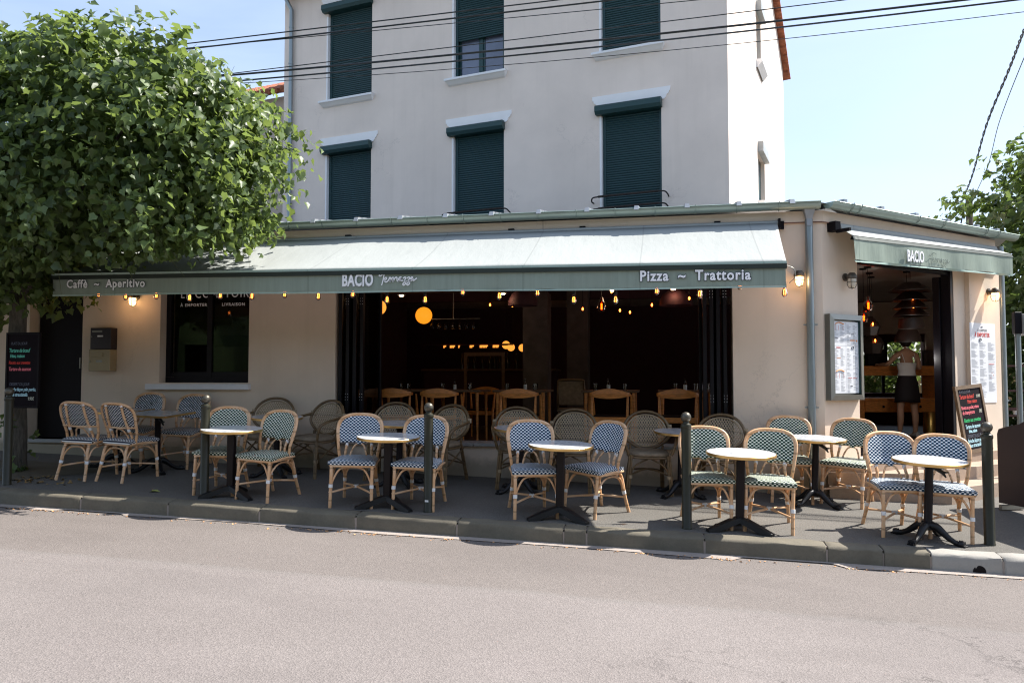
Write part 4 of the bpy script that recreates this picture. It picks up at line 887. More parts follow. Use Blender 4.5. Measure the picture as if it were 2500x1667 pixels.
rows = [(-.16, .72, 'PLATS DU JOUR', .045, 'grey'), (-.185, .635, 'Tartare de b\u0153uf', .062, 'teal'), (-.17, .575, 'frites, maison', .055, 'teal'), (-.185, .50, 'Risotto aux crevettes', .050, 'red'), (-.185, .425, 'Tartare de saumon', .058, 'pink'), (-.17, .255, 'DESSERT DU JOUR', .048, 'grey'), (-.185, .195, 'Brioche fa\u00e7on pain perdu,', .054, 'blue'), (-.17, .135, 'glace stracciatella', .054, 'blue'), (.08, .09, '9.90\u20ac', .05, 'white')]
chalkboard(t, .44, .86, rows, .022, fm=M_black)

# ------------------------------------------------------------------ bollards
def bollard():
    t = thing('bollard', '', 'bollard', group='bronze green street bollards along the kerb')
    mb = MB(); mb.lathe([(.047, -.02), (.047, .01), (.0435, .015), (.0435, .90), (.048, .905), (.049, .925), (.046, .935), (.030, .945), (.027, .958)], n=24); obj('post', mb, M_boll, t, 40)
    mb = MB(); mb.lathe([(.047*math.sin(a), 1.0-.047*math.cos(a)) for a in [.35+i*(math.pi-.36)/14 for i in range(15)]], n=24); obj('ball', mb, mat('bollard_ball', (.10, .09, .07), .4, .6, var=.2, vs=30) if 'bollard_ball' not in MATS else MATS['bollard_ball'], t, 60)
    return t
b0 = bollard()
for i, (x, lab) in enumerate([(-7.02, 'leftmost bollard, in front of the tree trunk and its chalkboard'), (-4.67, 'bollard in front of the first green chair, second from the left'), (-2.29, 'bollard with a pale sticker near its foot, beside the blue chairs'), (.14, 'bollard in front of the green chair right of centre'), (2.67, 'rightmost bollard, beside the dark windscreen panel')]):
    b = b0 if i == 0 else dup(b0); b['label'] = lab; stand(b, x, 7.42 if i != 4 else 7.54, 0)
    b.rotation_quaternion = Quaternion((0, 0, 1), R(20*i))
    if i == 2: obj('sticker', MB().box(-.018, .018, -.0445, -.042, .10, .118), M_white, b).rotation_euler = (0, 0, R(-45)); 

# ------------------------------------------------------------------ rattan bistro chairs
def hoop_x(z):  return .190+.037*min(1, max(0, (z-.44)/.26))
def arch(x, w=.227, z0=.715, h=.155, e=2.9): return z0+h*max(0, 1-abs(x/w)**e)**(1/e)
def back_y(x, z): return .055+.30*(z-.42)+.042*(1-min(1, abs(x/.225))**2)*min(1, max(0, (z-.45)/.2))
def hoop_pts():
    L = [(-.180, .075, .355), (-.188, .088, .44)]+[(-hoop_x(z), back_y(-.225, z), z) for z in (.52, .60, .67)]
    A = []
    for k in range(25):
        a = math.pi-math.pi*k/24; cx = math.cos(a); sx = math.sin(a); x = .227*math.copysign(abs(cx)**(2/2.9), cx); z = .715+.155*abs(sx)**(2/2.9); A.append((x, back_y(x, z), z))
    return L+A+[(-x, y, z) for x, y, z in reversed(L)]
def bistro_chair(Mw, label, group):
    t = thing('bistro_chair', label, 'chair', group=group)
    # seat: crowned woven top with rolled edge
    mb = MB(); P = []; U = []; n = 15
    def outline(s):          # half width at depth parameter s (0 front .. 1 back)
        return .232-.045*s
    for i in range(n):
        s = i/(n-1); y = -.222+.40*s; row = []; ur = []
        for j in range(n):
            r = -1+2*j/(n-1); x = outline(s)*r; e = min(1, (1-abs(r))*6)*min(1, s*7+.0)*min(1, (1-s)*7)
            z = .450+.016*e**.5+.004*(1-r*r); row.append((x, y, z)); ur.append((x+1, y+1+.006))
        P.append(row); U.append(ur)
    mb.grid(P, U, flip=True)
    def skirt(edge, L):
        rows = [[(p[0], p[1], p[2]) for p in edge], [(p[0]*1.012, p[1]-(.003 if L == 0 else 0), .430) for p in edge], [(p[0]*.985, p[1]+(.004 if L == 0 else 0), .414) for p in edge]]
        uu = [[(1+(p[0] if L == 0 else p[1]), 2.+.0013) for p in edge], [(1+(p[0] if L == 0 else p[1]), 2.-.0225) for p in edge], [(1+(p[0] if L == 0 else p[1]), 2.-.036) for p in edge]]
        mb.grid(rows, uu)
    skirt([P[0][j] for j in range(n-1, -1, -1)], 0); skirt([P[n-1][j] for j in range(n)], 2); skirt([P[i][0] for i in range(n)], 1); skirt([P[i][n-1] for i in range(n-1, -1, -1)], 1)
    for k in range(1): pass
    obj('seat', mb, Mw, t, 60)
    mb = MB(); fr = [(-.226, -.215), (.226, -.215), (.186, .175), (-.186, .175)]
    rail = []
    for i in range(4):
        a = fr[i]; b = fr[(i+1) % 4]
        for k in range(6): rail.append((a[0]+(b[0]-a[0])*(k+.5)/6, a[1]+(b[1]-a[1])*(k+.5)/6, .405))
    mb.tube(rail, .011, 7, closed=True)
    for s in (-1, 1): mb.tube([(s*.215, -.13, .417), (s*.212, .03, .420), (s*.2, .16, .414)], .010, 7)
    obj('seat_frame', mb, M_rattan, t, 50)
    # legs
    for s in (-1, 1):
        mb = MB(); mb.tube(bez([(s*.203, -.235, .0), (s*.200, -.222, .2), (s*.200, -.205, .414)], 6), .0165, 9)
        mb.tube([(s*.2015, -.229, .15), (s*.2015, -.2285, .158)], .019, 9)
        l = obj('leg', mb, M_rattan, t, 50); bb = MB(); bb.tube([(s*.2005, -.227, .195), (s*.2000, -.223, .228)], .021, 9); obj('binding', bb, M_bind, l, 50)
    for s in (-1, 1):
        yy = lambda z: back_y(.12, z)+.012
        mb = MB(); mb.tube(bez([(s*.180, .275, 0), (s*.165, .225, .17), (s*.150, .182, .36), (s*.135, yy(.47), .47), (s*.125, yy(.60), .60), (s*.115, yy(.74)+.004, .74), (s*.108, back_y(.1, .86)+.006, .853)], 5), [.0165]*12+[.0135]*19, 9)
        l = obj('leg', mb, M_rattan, t, 50); bb = MB(); bb.tube([(s*.1625, .221, .185), (s*.160, .214, .215)], .021, 9)
        bb.tube([(s*.128, yy(.553), .553), (s*.1265, yy(.583), .583)], .0165, 8); bb.tube([(s*.110, back_y(.1, .835)+.006, .835), (s*.108, back_y(.1, .85)+.004, .855)], .018, 8); split(obj('binding', bb, M_bind, l, 50))
    # braces: front arch, side arches, rear arch
    mb = MB(); zb_ = .212
    mb.tube(bez([(-.190, -.216, zb_), (-.180, -.212, .27), (-.115, -.205, .375), (0, -.205, .394), (.115, -.205, .375), (.180, -.212, .27), (.190, -.216, zb_)], 5), .0095, 7)
    for s in (-1, 1): mb.tube(bez([(s*.198, -.210, zb_+.01), (s*.196, -.19, .28), (s*.195, -.09, .362), (s*.188, .03, .372), (s*.175, .14, .34), (s*.165, .195, .25), (s*.163, .208, .21)], 5), .0095, 7)
    mb.tube(bez([(-.152, .208, .21), (-.140, .198, .28), (-.08, .182, .355), (0, .178, .37), (.08, .182, .355), (.140, .198, .28), (.152, .208, .21)], 5), .0095, 7)
    obj('brace', mb, M_rattan, t, 50)
    mb = MB()
    for s in (-1, 1):
        mb.tube(bez([(s*.195, -.222, .15), (s*.10, -.115, .163), (s*.012, -.012, .172), (s*.012, .02, .172), (s*.09, .12, .165), (s*.168, .228, .152)], 5), .0105, 7)
    o = obj('stretcher', mb, M_rattan, t, 50); obj('binding', MB().rbox(-.024, .024, -.022, .03, .157, .187, .004), M_bind, o)
    # backrest
    mb = MB(); hp = hoop_pts(); mb.tube(hp, .0155, 10); bf = obj('back_frame', mb, M_rattan, t, 50)
    mb = MB(); mb.tube([(x*.93, y-.010, z-.012 if z > .64 else z) for x, y, z in hp[3:-3]], .006, 6); mb.tube(bez([(-.222, back_y(.222, .598)+.008, .598), (0, back_y(0, .598)+.012, .592), (.222, back_y(.222, .598)+.008, .598)], 8), .010, 7); obj('rail', mb, M_rattan, bf, 50)
    mb = MB(); P = []; U = []; m_ = 25
    for j in range(m_):
        x = -.214+.428*j/(m_-1); zt = arch(x, .2265, .710, .152)-.006; zb_ = .590-(.018 if abs(x) < .030 else 0); row = []; ur = []
        for i in range(11): z = zb_+(zt-zb_)*i/10; xx = x*(1 if z > .70 else 1-.10*(.70-z)/.12*.9); row.append((xx, back_y(xx, z)-.004, z)); ur.append((xx+1.0, z+1.0))
        P.append(row); U.append(ur)
    mb.grid(P, U, flip=False); o = obj('backrest', mb, Mw, t, 60); s_ = o.modifiers.new('thick', 'SOLIDIFY'); s_.thickness = .007; s_.offset = -1
    mb = MB(); mb.tube(bez([(-.085, back_y(.085, .45)+.012, .405), (-.080, back_y(.08, .47)+.010, .48), (-.045, back_y(.04, .56)+.006, .562), (0, back_y(0, .575)+.004, .577), (.045, back_y(.04, .56)+.006, .562), (.080, back_y(.08, .47)+.010, .48), (.085, back_y(.085, .45)+.012, .405)], 5), .009, 7); obj('back_arch', mb, M_rattan, t, 50)
    return t
GB, GG = 'blue and white woven bistro chairs', 'green and white woven bistro chairs'
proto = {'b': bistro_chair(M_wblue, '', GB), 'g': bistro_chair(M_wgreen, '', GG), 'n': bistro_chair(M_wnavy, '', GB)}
used = set()
def chair(k, x, y, deg, label):
    c = proto[k] if k not in used else dup(proto[k]); used.add(k); c['label'] = label; stand(c, x, y, deg); return c
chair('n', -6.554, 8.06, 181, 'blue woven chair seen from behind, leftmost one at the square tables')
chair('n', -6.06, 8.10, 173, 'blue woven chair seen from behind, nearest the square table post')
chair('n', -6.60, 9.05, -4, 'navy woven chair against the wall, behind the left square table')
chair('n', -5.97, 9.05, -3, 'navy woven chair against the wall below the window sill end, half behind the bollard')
chair('g', -4.666, 7.745, 9, 'green woven chair left of the first round table, behind the bollard')
chair('g', -4.067, 7.614, -14, 'green woven chair turned left beside the first round front table')
chair('b', -3.10, 7.59, 10, 'bright blue woven chair left of the second round front table')
chair('b', -2.449, 7.66, 0, 'bright blue woven chair partly hidden by the bollard with the sticker')
chair('b', -1.317, 7.628, 20, 'bright blue woven chair left of the third front table, turned to the right')
chair('b', -.717, 7.843, -38, 'bright blue woven chair right of the third front table, turned to the left')
chair('g', .305, 7.662, 6, 'green woven chair behind the bollard right of centre')
chair('g', .875, 7.67, -7, 'green woven chair in the sun beside the fourth front table')
chair('g', 1.25, 9.07, 0, 'green woven chair near the front downpipe, behind the sunny table')
chair('g', 1.84, 9.05, -27, 'green woven chair standing against the corner wall below the framed menu')
chair('b', 1.989, 7.822, 9, 'sunlit blue woven chair left of the rightmost table')
chair('b', 2.367, 7.778, -10, 'sunlit blue woven chair right of the rightmost table, near the last bollard')

# ------------------------------------------------------------------ brown wicker armchairs
def armchair(label):
    t = thing('wicker_armchair', label, 'armchair', group='brown wicker armchairs along the wall')
    ex = 2.15; hw, z0, hh = .262, .60, .262
    def by(x, z): return .12+.30*(z-.44)+.05*(1-min(1, abs(x/hw))**2)
    def ring(hw, zc, up, dn, s=1): 
        o = []
        for k in range(44):
            a = 2*math.pi*k/44; c, sn = math.cos(a), math.sin(a); x = hw*math.copysign(abs(c)**(2/ex), c); z = zc+(up if sn > 0 else dn)*math.copysign(abs(sn)**(2/ex), sn)
            if sn < 0: x *= 1-.30*abs(sn)**1.2
            o.append((x, by(x, z), z))
        return o
    mb = MB(); mb.tube(ring(hw, .625, .237, .175), .017, 8, closed=True); bf = obj('back_frame', mb, M_wick, t, 50)
    mb = MB(); mb.tube([(x, y-.004, z) for x, y, z in ring(hw-.036, .625, .203, .145)], .010, 7, closed=True)
    # open cane lattice
    inner = ring(hw-.04, .625, .20, .142); poly = [(p[0], p[2]) for p in inner]
    def clip(px, pz, dx, dz):
        ts = []
        for i in range(len(poly)):
            x1, z1 = poly[i]; x2, z2 = poly[(i+1) % len(poly)]; ex_, ez = x2-x1, z2-z1; den = dx*ez-dz*ex_
            if abs(den) < 1e-9: continue
            t1 = ((x1-px)*ez-(z1-pz)*ex_)/den; u = ((x1-px)*dz-(z1-pz)*dx)/den
            if 0 <= u < 1: ts.append(t1)
        return (min(ts), max(ts)) if len(ts) >= 2 else None
    cm = MB()
    for sgn in (-1, 1):
        for i in range(-20, 21):
            dx, dz = .55*sgn, .835; r = clip(i*.029, .63, dx, dz)
            if not r or r[1]-r[0] < .02: continue
            P = []
            for k in range(7):
                q = r[0]+(r[1]-r[0])*k/6; x = i*.029+dx*q; z = .63+dz*q; P.append([(x-.006, by(x, z)-.003+.0015*sgn, z), (x+.006, by(x, z)-.003+.0015*sgn, z)])
            cm.grid(P)
    for i in range(10):
        z = .49+i*.0335; r = clip(-.5, z, 1, 0)
        if r: cm.grid([[(-.5+r[0]+(r[1]-r[0])*k/6, by(-.5+r[0]+(r[1]-r[0])*k/6, z-.002)-.0045, z-.002), (-.5+r[0]+(r[1]-r[0])*k/6, by(-.5+r[0]+(r[1]-r[0])*k/6, z)-.0045, z+.002)] for k in range(7)])
    b = obj('backrest', cm, M_wickp, t); obj('rim', mb, M_wickp, b, 50)
    # binding cloth wraps at arm joints
    for s in (-1, 1):
        mb = MB(); mb.tube(bez([(s*.262, by(.26, .70)+.01, .695), (s*.285, .06, .675), (s*.295, -.10, .655), (s*.285, -.205, .615), (s*.262, -.222, .53), (s*.232, -.205, .44)], 5), .017, 8); a = obj('armrest', mb, M_wick, t, 50)
        bb = MB(); bb.tube([(s*.266, by(.26, .70)+.004, .676), (s*.2625, by(.26, .72)+.004, .728)], .0225, 8); bb.tube([(s*.212, -.205, .180), (s*.212, -.204, .215)], .027, 8); split(obj('binding', bb, M_wickp, a, 50))
        for (x0, y0, x1, y1) in ((s*.238, -.245, s*.205, -.185), (s*.205, .265, s*.170, .165)):
            mb = MB(); mb.tube([(x0-.011*s, y0, 0), (x1-.011*s, y1, .43)], .0125, 7); mb.tube([(x0+.011*s, y0, 0), (x1+.011*s, y1, .43)], .0125, 7); obj('leg', mb, M_wick, t, 50)
        mb = MB(); mb.tube([(s*.175, .155, .42), (s*.185, by(.18, .50), .50)], .016, 8); obj('back_post', mb, M_wick, t, 50)
    mb = MB(); c = [(.225*math.copysign(abs(math.cos(a))**.72, math.cos(a)), -.02+.21*math.copysign(abs(math.sin(a))**.72, math.sin(a))) for a in [2*math.pi*k/32 for k in range(32)]]
    vs = [(x*f, (y+.02)*f-.02, z) for f, z in ((.93, .415), (1, .425), (1, .445), (.93, .462), (.6, .470)) for x, y in c]; fs = [(r*32+i, r*32+(i+1) % 32, (r+1)*32+(i+1) % 32, (r+1)*32+i) for r in range(4) for i in range(32)]+[tuple(range(128, 160)), tuple(range(31, -1, -1))]
    mb.add(vs, fs); obj('seat', mb, M_wcush, t, 60)
    mb = MB(); mb.tube([(x*.99, (y+.02)*.99-.02, .405) for x, y in c], .013, 7, closed=True); obj('seat_frame', mb, M_wick, t, 50)
    mb = MB()
    for s in (-1, 1):
        mb.tube(bez([(s*.215, -.20, .21), (s*.10, -.09, .245), (0, .01, .25), (-s*.09, .11, .235), (-s*.185, .21, .2)], 4), .010, 6); mb.tube(bez([(s*.21, -.2, .22), (s*.15, -.195, .32), (s*.02, -.19, .39)], 4), .009, 6); mb.tube([(s*.215, -.19, .2), (s*.19, .2, .38)], .009, 6); mb.tube([(s*.20, .22, .2), (s*.2, -.17, .38)], .009, 6)
    obj('stretcher', mb, M_wick, t, 50); return t
ap = armchair('')
arms = [(-4.83, 9.02, 8, 'wicker armchair leftmost along the wall, behind the round back table'), (-4.19, 8.98, -20, 'wicker armchair next to the left edge of the wide opening, turned to the left'), (-3.25, 9.0, 6, 'wicker armchair in front of the folded glass doors, behind the back table'),
        (-2.63, 8.97, -18, 'wicker armchair behind the bollard with the sticker'), (-1.72, 8.98, 14, 'wicker armchair left of the centre back table, its left arm showing'), (-1.10, 8.98, 0, 'wicker armchair facing straight out in the middle of the wide opening'),
        (-.26, 9.05, 8, 'wicker armchair with its woven seat fully visible, left of the fourth bollard'), (.50, 9.02, -10, 'wicker armchair below the right folded doors, rightmost of them all')]
for i, (x, y, d, lab) in enumerate(arms):
    a = ap if i == 0 else dup(ap); a['label'] = lab; stand(a, x, y, d)

# ------------------------------------------------------------------ tables
def disc_top(t, r, z=.70, th=.026):
    mb = MB(); mb.lathe([(r-.022, z-th*.2), (r-.0055, z-.0015), (r-.008, z), (.001, z+.0005)], n=56); obj('tabletop', mb, M_marble, t, 30)
    mb = MB(); mb.lathe([(r-.02, z-th), (r-.004, z-th), (r, z-th+.003), (r, z-.003), (r-.003, z), (r-.0053, z-.0002)], n=56); obj('rim', mb, M_brass, t, 30)
def flat_table(lab):
    t = thing('round_table', lab, 'table', group='marble tables on flat black feet')
    disc_top(t, .308); mb = MB(); mb.rbox(-.036, .036, -.036, .036, .10, .645, .006); obj('post', mb, M_post, t)
    mb = MB(); mb.rbox(-.055, .055, -.055, .055, .6455, .673, .004); mb.tube([(.03, 0, .63), (.10, -.02, .655)], .01, 6); obj('hinge_plate', mb, M_alu, t)
    for a in (-152, -28, 90):
        ca, sa = math.cos(R(a)), math.sin(R(a)); mb = MB(); P = []
        for k in range(9):
            q = k/8; d = .02+.295*q; w = .052*(1-.35*q); zt = .130-.100*q**1.15; zb = max(.0, .075-.11*q**1.1) if q < .95 else 0; x, y = d*ca, d*sa; nx_, ny = -sa*w, ca*w
            P.append([(x+nx_, y+ny, zb), (x+nx_*.8, y+ny*.8, zt-.008), (x, y, zt), (x-nx_*.8, y-ny*.8, zt-.008), (x-nx_, y-ny, zb), (x+nx_, y+ny, zb)])
        mb.grid(P); mb.add(P[-1][:5], [(0, 1, 2, 3, 4)]); obj('foot', mb, M_iron, t, 35)
    return t
def ornate_table(lab, square=False, grp='marble tables on ornate cast iron feet'):
    t = thing('square_table' if square else 'round_table', lab, 'table', group=grp)
    if square:
        obj('tabletop', MB().rbox(-.29, .29, -.29, .29, .675, .70, .004), mat('grey_marble', (.40, .42, .42), .13, var=.3, vs=5) if 'grey_marble' not in MATS else MATS['grey_marble'], t)
        mb = MB()
        for s in (-1, 1): mb.rbox(s*.2975-.0065, s*.2975+.0065, -.304, .304, .673, .6985, .002); mb.rbox(-.2905, .2905, s*.2975-.0065, s*.2975+.0065, .673, .6985, .002)
        obj('rim', mb, M_brass, t)
    else: disc_top(t, .302)
    mb = MB(); mb.lathe([(.05, .10), (.042, .13), (.034, .15), (.034, .62), (.045, .64), (.07, .655), (.07, .672)], n=18); obj('post', mb, M_post, t, 40)
    mb = MB(); mb.tube([(.03, -.02, .64), (.09, -.05, .60), (.115, -.06, .56)], [.02, .016, .006], 6); mb.tube([(.09, -.05, .60), (.135, -.065, .605)], [.012, .005], 6); obj('tilt_catch', mb, M_iron, t, 50)
    for a in (-137, -43, 47, 133):
        M = Matrix.Rotation(R(a), 4, 'Z'); mb = MB(); pts = bez([(.02, 0, .13), (.07, 0, .128), (.12, 0, .092), (.175, 0, .05), (.235, 0, .022), (.275, 0, .020), (.298, 0, .016)], 4)
        rr = [.028+.0*i for i in range(len(pts))]; rr = [.040-.018*min(1, i/14)+(.010 if i > 17 else 0)-(.016 if i > 23 else 0) for i in range(len(pts))]
        mb.tube([M @ p for p in pts], rr, 9)
        for i in range(9):
            p = pts[4+i*2]; q = M @ (p+Vector((0, 0, rr[4+i*2]*.85))); mb.lathe([(.001, .008), (.007, .004), (.008, 0), (.007, -.005)], q, 7)
        for s in (-1, 0, 1): mb.tube([M @ Vector((.27, s*.016, .022)), M @ Vector((.312, s*.022, .008))], [.011, .007], 6)
        obj('foot', mb, M_iron, t, 50)
    return t
f0 = flat_table('')
for i, (x, y, d, lab) in enumerate([(-4.43, 7.47, 4, 'round marble table on flat feet, between the two green chairs at left'), (-2.73, 7.44, 2, 'round marble table on flat feet, between the first pair of bright blue chairs'), (-1.025, 7.42, 0, 'round marble table on flat feet, in front of the third pair of blue chairs'), (.60, 7.43, -2, 'round marble table on flat feet in full sun, between the green chairs')]):
    t = f0 if i == 0 else dup(f0); t['label'] = lab; stand(t, x, y+.05, d)
o0 = ornate_table('')
for i, (x, y, d, lab) in enumerate([(2.185, 7.56, 6, 'rightmost round marble table on clawed iron feet, before two sunlit blue chairs'), (1.47, 8.84, 0, 'round marble table on clawed iron feet, beside the green chair at the downpipe'), (.10, 8.93, 10, 'round marble table on clawed iron feet, behind the fourth bollard'), (-1.62, 8.63, 4, 'round marble table in shade before the centre armchairs'), (-3.0, 8.6, 0, 'round marble table in shade behind the second front table'), (-4.56, 8.72, 0, 'round marble table in shade between the two leftmost armchairs')]):
    t = o0 if i == 0 else dup(o0); t['label'] = lab; stand(t, x, y, d)
s0 = ornate_table('square grey marble table with brass edge, nearer the bollard', True, 'square tables pushed together'); stand(s0, -6.04, 8.60, 0)
s1 = dup(s0, 'square grey marble table with brass edge, farther left by the door'); stand(s1, -6.70, 8.74, 0)

# ------------------------------------------------------------------ foliage
LEAF = np.array([(0, .04, 0), (-.36, -.06, .05), (-.60, .44, .10), (-.33, .70, .04), (0, 1.18, -.08), (.30, .74, .04), (.58, .50, .10), (.38, -.04, .05), (0, .42, -.05)])
LF = [(8, 0, 1), (8, 1, 2), (8, 2, 3), (8, 3, 4), (8, 4, 5), (8, 5, 6), (8, 6, 7), (8, 7, 0)]
def leaf_mesh(name, pos, axis, nrm, size, m):
    n = len(pos); a = axis/np.linalg.norm(axis, axis=1, keepdims=True); z = nrm-(nrm*a).sum(1, keepdims=True)*a; z /= np.linalg.norm(z, axis=1, keepdims=True)+1e-9; x = np.cross(a, z)
    L = LEAF[None]*size[:, None, None]; curl = rng.uniform(.3, 2.4, (n, 1, 1))
    V = pos[:, None]+L[..., 0:1]*x[:, None]+L[..., 1:2]*a[:, None]+L[..., 2:3]*curl*z[:, None]
    V[:, 4] += -z*size[:, None]*rng.uniform(0, .25, (n, 1))
    F = (np.array(LF)[None]+9*np.arange(n)[:, None, None]).reshape(-1, 3)
    me = bpy.data.meshes.new(name); me.vertices.add(n*9); me.vertices.foreach_set('co', V.reshape(-1)); me.loops.add(F.size); me.loops.foreach_set('vertex_index', F.reshape(-1).astype(np.int32)); me.polygons.add(len(F)); me.polygons.foreach_set('loop_start', np.arange(0, F.size, 3, dtype=np.int32)); me.polygons.foreach_set('loop_total', np.full(len(F), 3, dtype=np.int32)); me.materials.append(m); me.update(calc_edges=True); return me
def crown(name, parent, c, h, n, lsize, m, keep=None, ex=2.6, per=7, spread=.075, lump=.10):
    c = np.array(c); h = np.array(h); d = rng.normal(size=(n, 3)); d /= np.linalg.norm(d, axis=1, keepdims=True)
    rr = (np.abs(d)**ex).sum(1)**(-1/ex); ph = d*np.array([5.1, 4.3, 6.2]); lm = 1+lump*(np.sin(ph[:, 0]*1.7+1)*np.sin(ph[:, 2]*1.3)+.6*np.sin(ph[:, 1]*2+ph[:, 2]*1.9)+.75*np.sin(ph[:, 0]*4.6+ph[:, 1])*np.sin(ph[:, 2]*3.9+2))
    cen = rng.normal(size=(int(60+n*.035), 3)); cen /= np.linalg.norm(cen, axis=1, keepdims=True); dots = np.clip(d@cen.T, -1, 1); ci = dots.argmax(1); ang = np.arccos(dots.max(1)); a0 = 2/math.sqrt(len(cen))
    lm = lm+rng.uniform(-.05, .07, len(cen))[ci]-.10*(ang/a0)**2
    depth = np.where(rng.random(n) < .72, rng.uniform(.88, 1.02, n), rng.uniform(.45, .88, n))
    base = c+d*rr[:, None]*lm[:, None]*depth[:, None]*h
    out = d*rr[:, None]; out = out/np.linalg.norm(out, axis=1, keepdims=True)
    dr = out*.75+rng.normal(size=(n, 3))*.45; dr[:, 2] += np.where(out[:, 2] > .3, .35, -.28); dr /= np.linalg.norm(dr, axis=1, keepdims=True)
    P, A, Nn, Sz = [], [], [], []
    for k in range(per):
        q = base+dr*(k*spread)+np.array([0, 0, -.012])*k*k*.5+rng.normal(size=(n, 3))*.022
        side = np.cross(dr, rng.normal(size=(n, 3))); side /= np.linalg.norm(side, axis=1, keepdims=True)
        ax_ = dr*.25+side*.75; ax_[:, 2] -= .50; nr = out*.45+rng.normal(size=(n, 3))*.55; nr[:, 2] += .85
        P.append(q); A.append(ax_); Nn.append(nr); Sz.append(lsize*rng.uniform(.55, 1.2, n)*(1-.045*k))
    P, A, Nn, Sz = map(np.concatenate, (P, A, Nn, Sz))
    if keep is not None: k = keep(P); P, A, Nn, Sz = P[k], A[k], Nn[k], Sz[k]
    off = np.array(parent.location) if parent else 0
    me = leaf_mesh(name, P-off, A, Nn, Sz, m); o = bpy.data.objects.new(name, me); COL.objects.link(o); o.parent = parent; return o, base, dr
tr = thing('linden_tree', 'big clipped linden tree with dense dark green crown over the left end of the awning', 'tree', (-7.43, 8.10, gz(-7.43, 8.1)))
def keepL(P):
    x, y, z = P[:, 0], P[:, 1], P[:, 2]
    over = (y > 7.75) & (x > -7.25); floor_ = np.where(over, 2.72+np.maximum(0, y-7.95)*.47, 1.36+.137*(.98*y+1.35)+.0*x)
    floor_ = np.where((x <= -7.0), 2.0+.25*np.sin(x*3.1), floor_)+.07*np.sin(x*7)+.05*np.sin(x*17+y*5)
    return (z > floor_) & (y < 9.1)
cr, base, dr = crown('crown', tr, (-7.55, 7.80, 3.82), (3.00, 1.28, 1.20), 7400, .100, M_leaf, keepL, ex=3.7, per=7, lump=.06)
crown('crown', tr, (-8.0, 7.95, 2.5), (1.0, .6, .8), 200, .12, M_leaf, keepL, ex=2.0, per=6)
mb = MB(); T0 = Vector((-7.56, 8.10, gz(-7.56, 8.1)-.05))
tp = bez([T0, T0+Vector((0, 0, .12)), T0+Vector((.01, 0, .55)), T0+Vector((.0, -.02, 1.3)), T0+Vector((.03, -.05, 2.2)), T0+Vector((0, -.1, 3.1)), T0+Vector((.05, -.2, 4.2))], 5)
mb.tube(tp, [.20, .19, .17, .155, .14, .13, .122]+[.118-.0025*i for i in range(len(tp)-7)], 14)
obj('trunk', mb, M_bark, tr, 60, world=True)
mb = MB()
for i in range(26):
    a = rng.uniform(0, 2*math.pi); l = rng.uniform(.6, 1); z0 = rng.uniform(2.0, 3.6); s = T0+Vector((0, -.05, z0)); e = Vector((-7.55+2.5*l*math.cos(a), 7.75+1.0*l*math.sin(a), max(3.0, 3.8+rng.uniform(-.7, .75))))
    mid = s.lerp(e, .5)+Vector((0, 0, rng.uniform(-.1, .35))); p = bez([s, mid, e], 6); mb.tube(p, [.055*(1-k/len(p))+.008 for k in range(len(p))], 6)
obj('limb', mb, M_bark, tr, 60, world=True)
mb = MB()
idx = rng.choice(len(base), 450, replace=False)
for i in idx:
    b = Vector(base[i]); d_ = Vector(dr[i])
    if not keepL(np.array([b]))[0]: continue
    mb.tube([b-d_*.1, b+d_*.15, b+d_*.38], [.005, .0035, .0015], 4, caps=False)
o = obj('twig', mb, mat('twig_green', (.10, .11, .04), .7), tr, world=True); o['kind'] = 'stuff'
# low suckers at the trunk base
iv = thing('climbing_ivy', 'dark ivy leaves growing up the base of the tree trunk', 'plant', (-7.45, 7.95, gz(-7.45, 7.95)))
crown('leaves', iv, (-7.45, 8.02, .62), (.22, .2, .42), 18, .08, M_leaf, None, ex=2, per=4, spread=.04)
rt = thing('linden_tree', 'pale green linden tree beyond the right corner of the restaurant', 'tree', (8.1, 17.4, -.3))
crown('crown', rt, (8.45, 17.2, 3.05), (2.6, 2.3, 3.15), 3600, .15, M_leaf2, None, ex=2.5, per=7, spread=.10, lump=.08)
mb = MB(); mb.tube([(8.1, 17.4, -.5), (8.15, 17.3, 2), (8.1, 17.2, 4)], [.2, .17, .1], 10); obj('trunk', mb, M_bark, rt, 60, world=True)
sh = thing('courtyard_shrub', 'leafy shrub seen through the rear window of the restaurant', 'shrub', (4.7, 19.6, 0))
crown('leaves', sh, (4.85, 19.7, 1.75), (.75, .5, .75), 260, .12, M_leaf2, None, ex=2, per=6, spread=.07)
# unseen foliage row added behind the viewer to shade low sky, mirrored in panes
hd = MB(); P = []
for i in range(80):
    x = -30+i*.76; row = []
    for j in range(14):
        z = -1+j*.62; row.append((x, -9-.5*math.sin(i*1.3+j*.7)-.4*math.sin(i*.37)*math.sin(j)-.06*(j-6)**2*.5, z*(1+.10*math.sin(i*.9))))
    P.append(row)
hd.grid(P); o = obj('shade_hedge', hd, leafmat('hedge_leaf', (.03, .05, .02), (.06, .09, .03), (.1, .15, .03)), smooth=60); tag(o, 'unseen foliage screen added across the street to shade the low sky', 'shade_hedge')
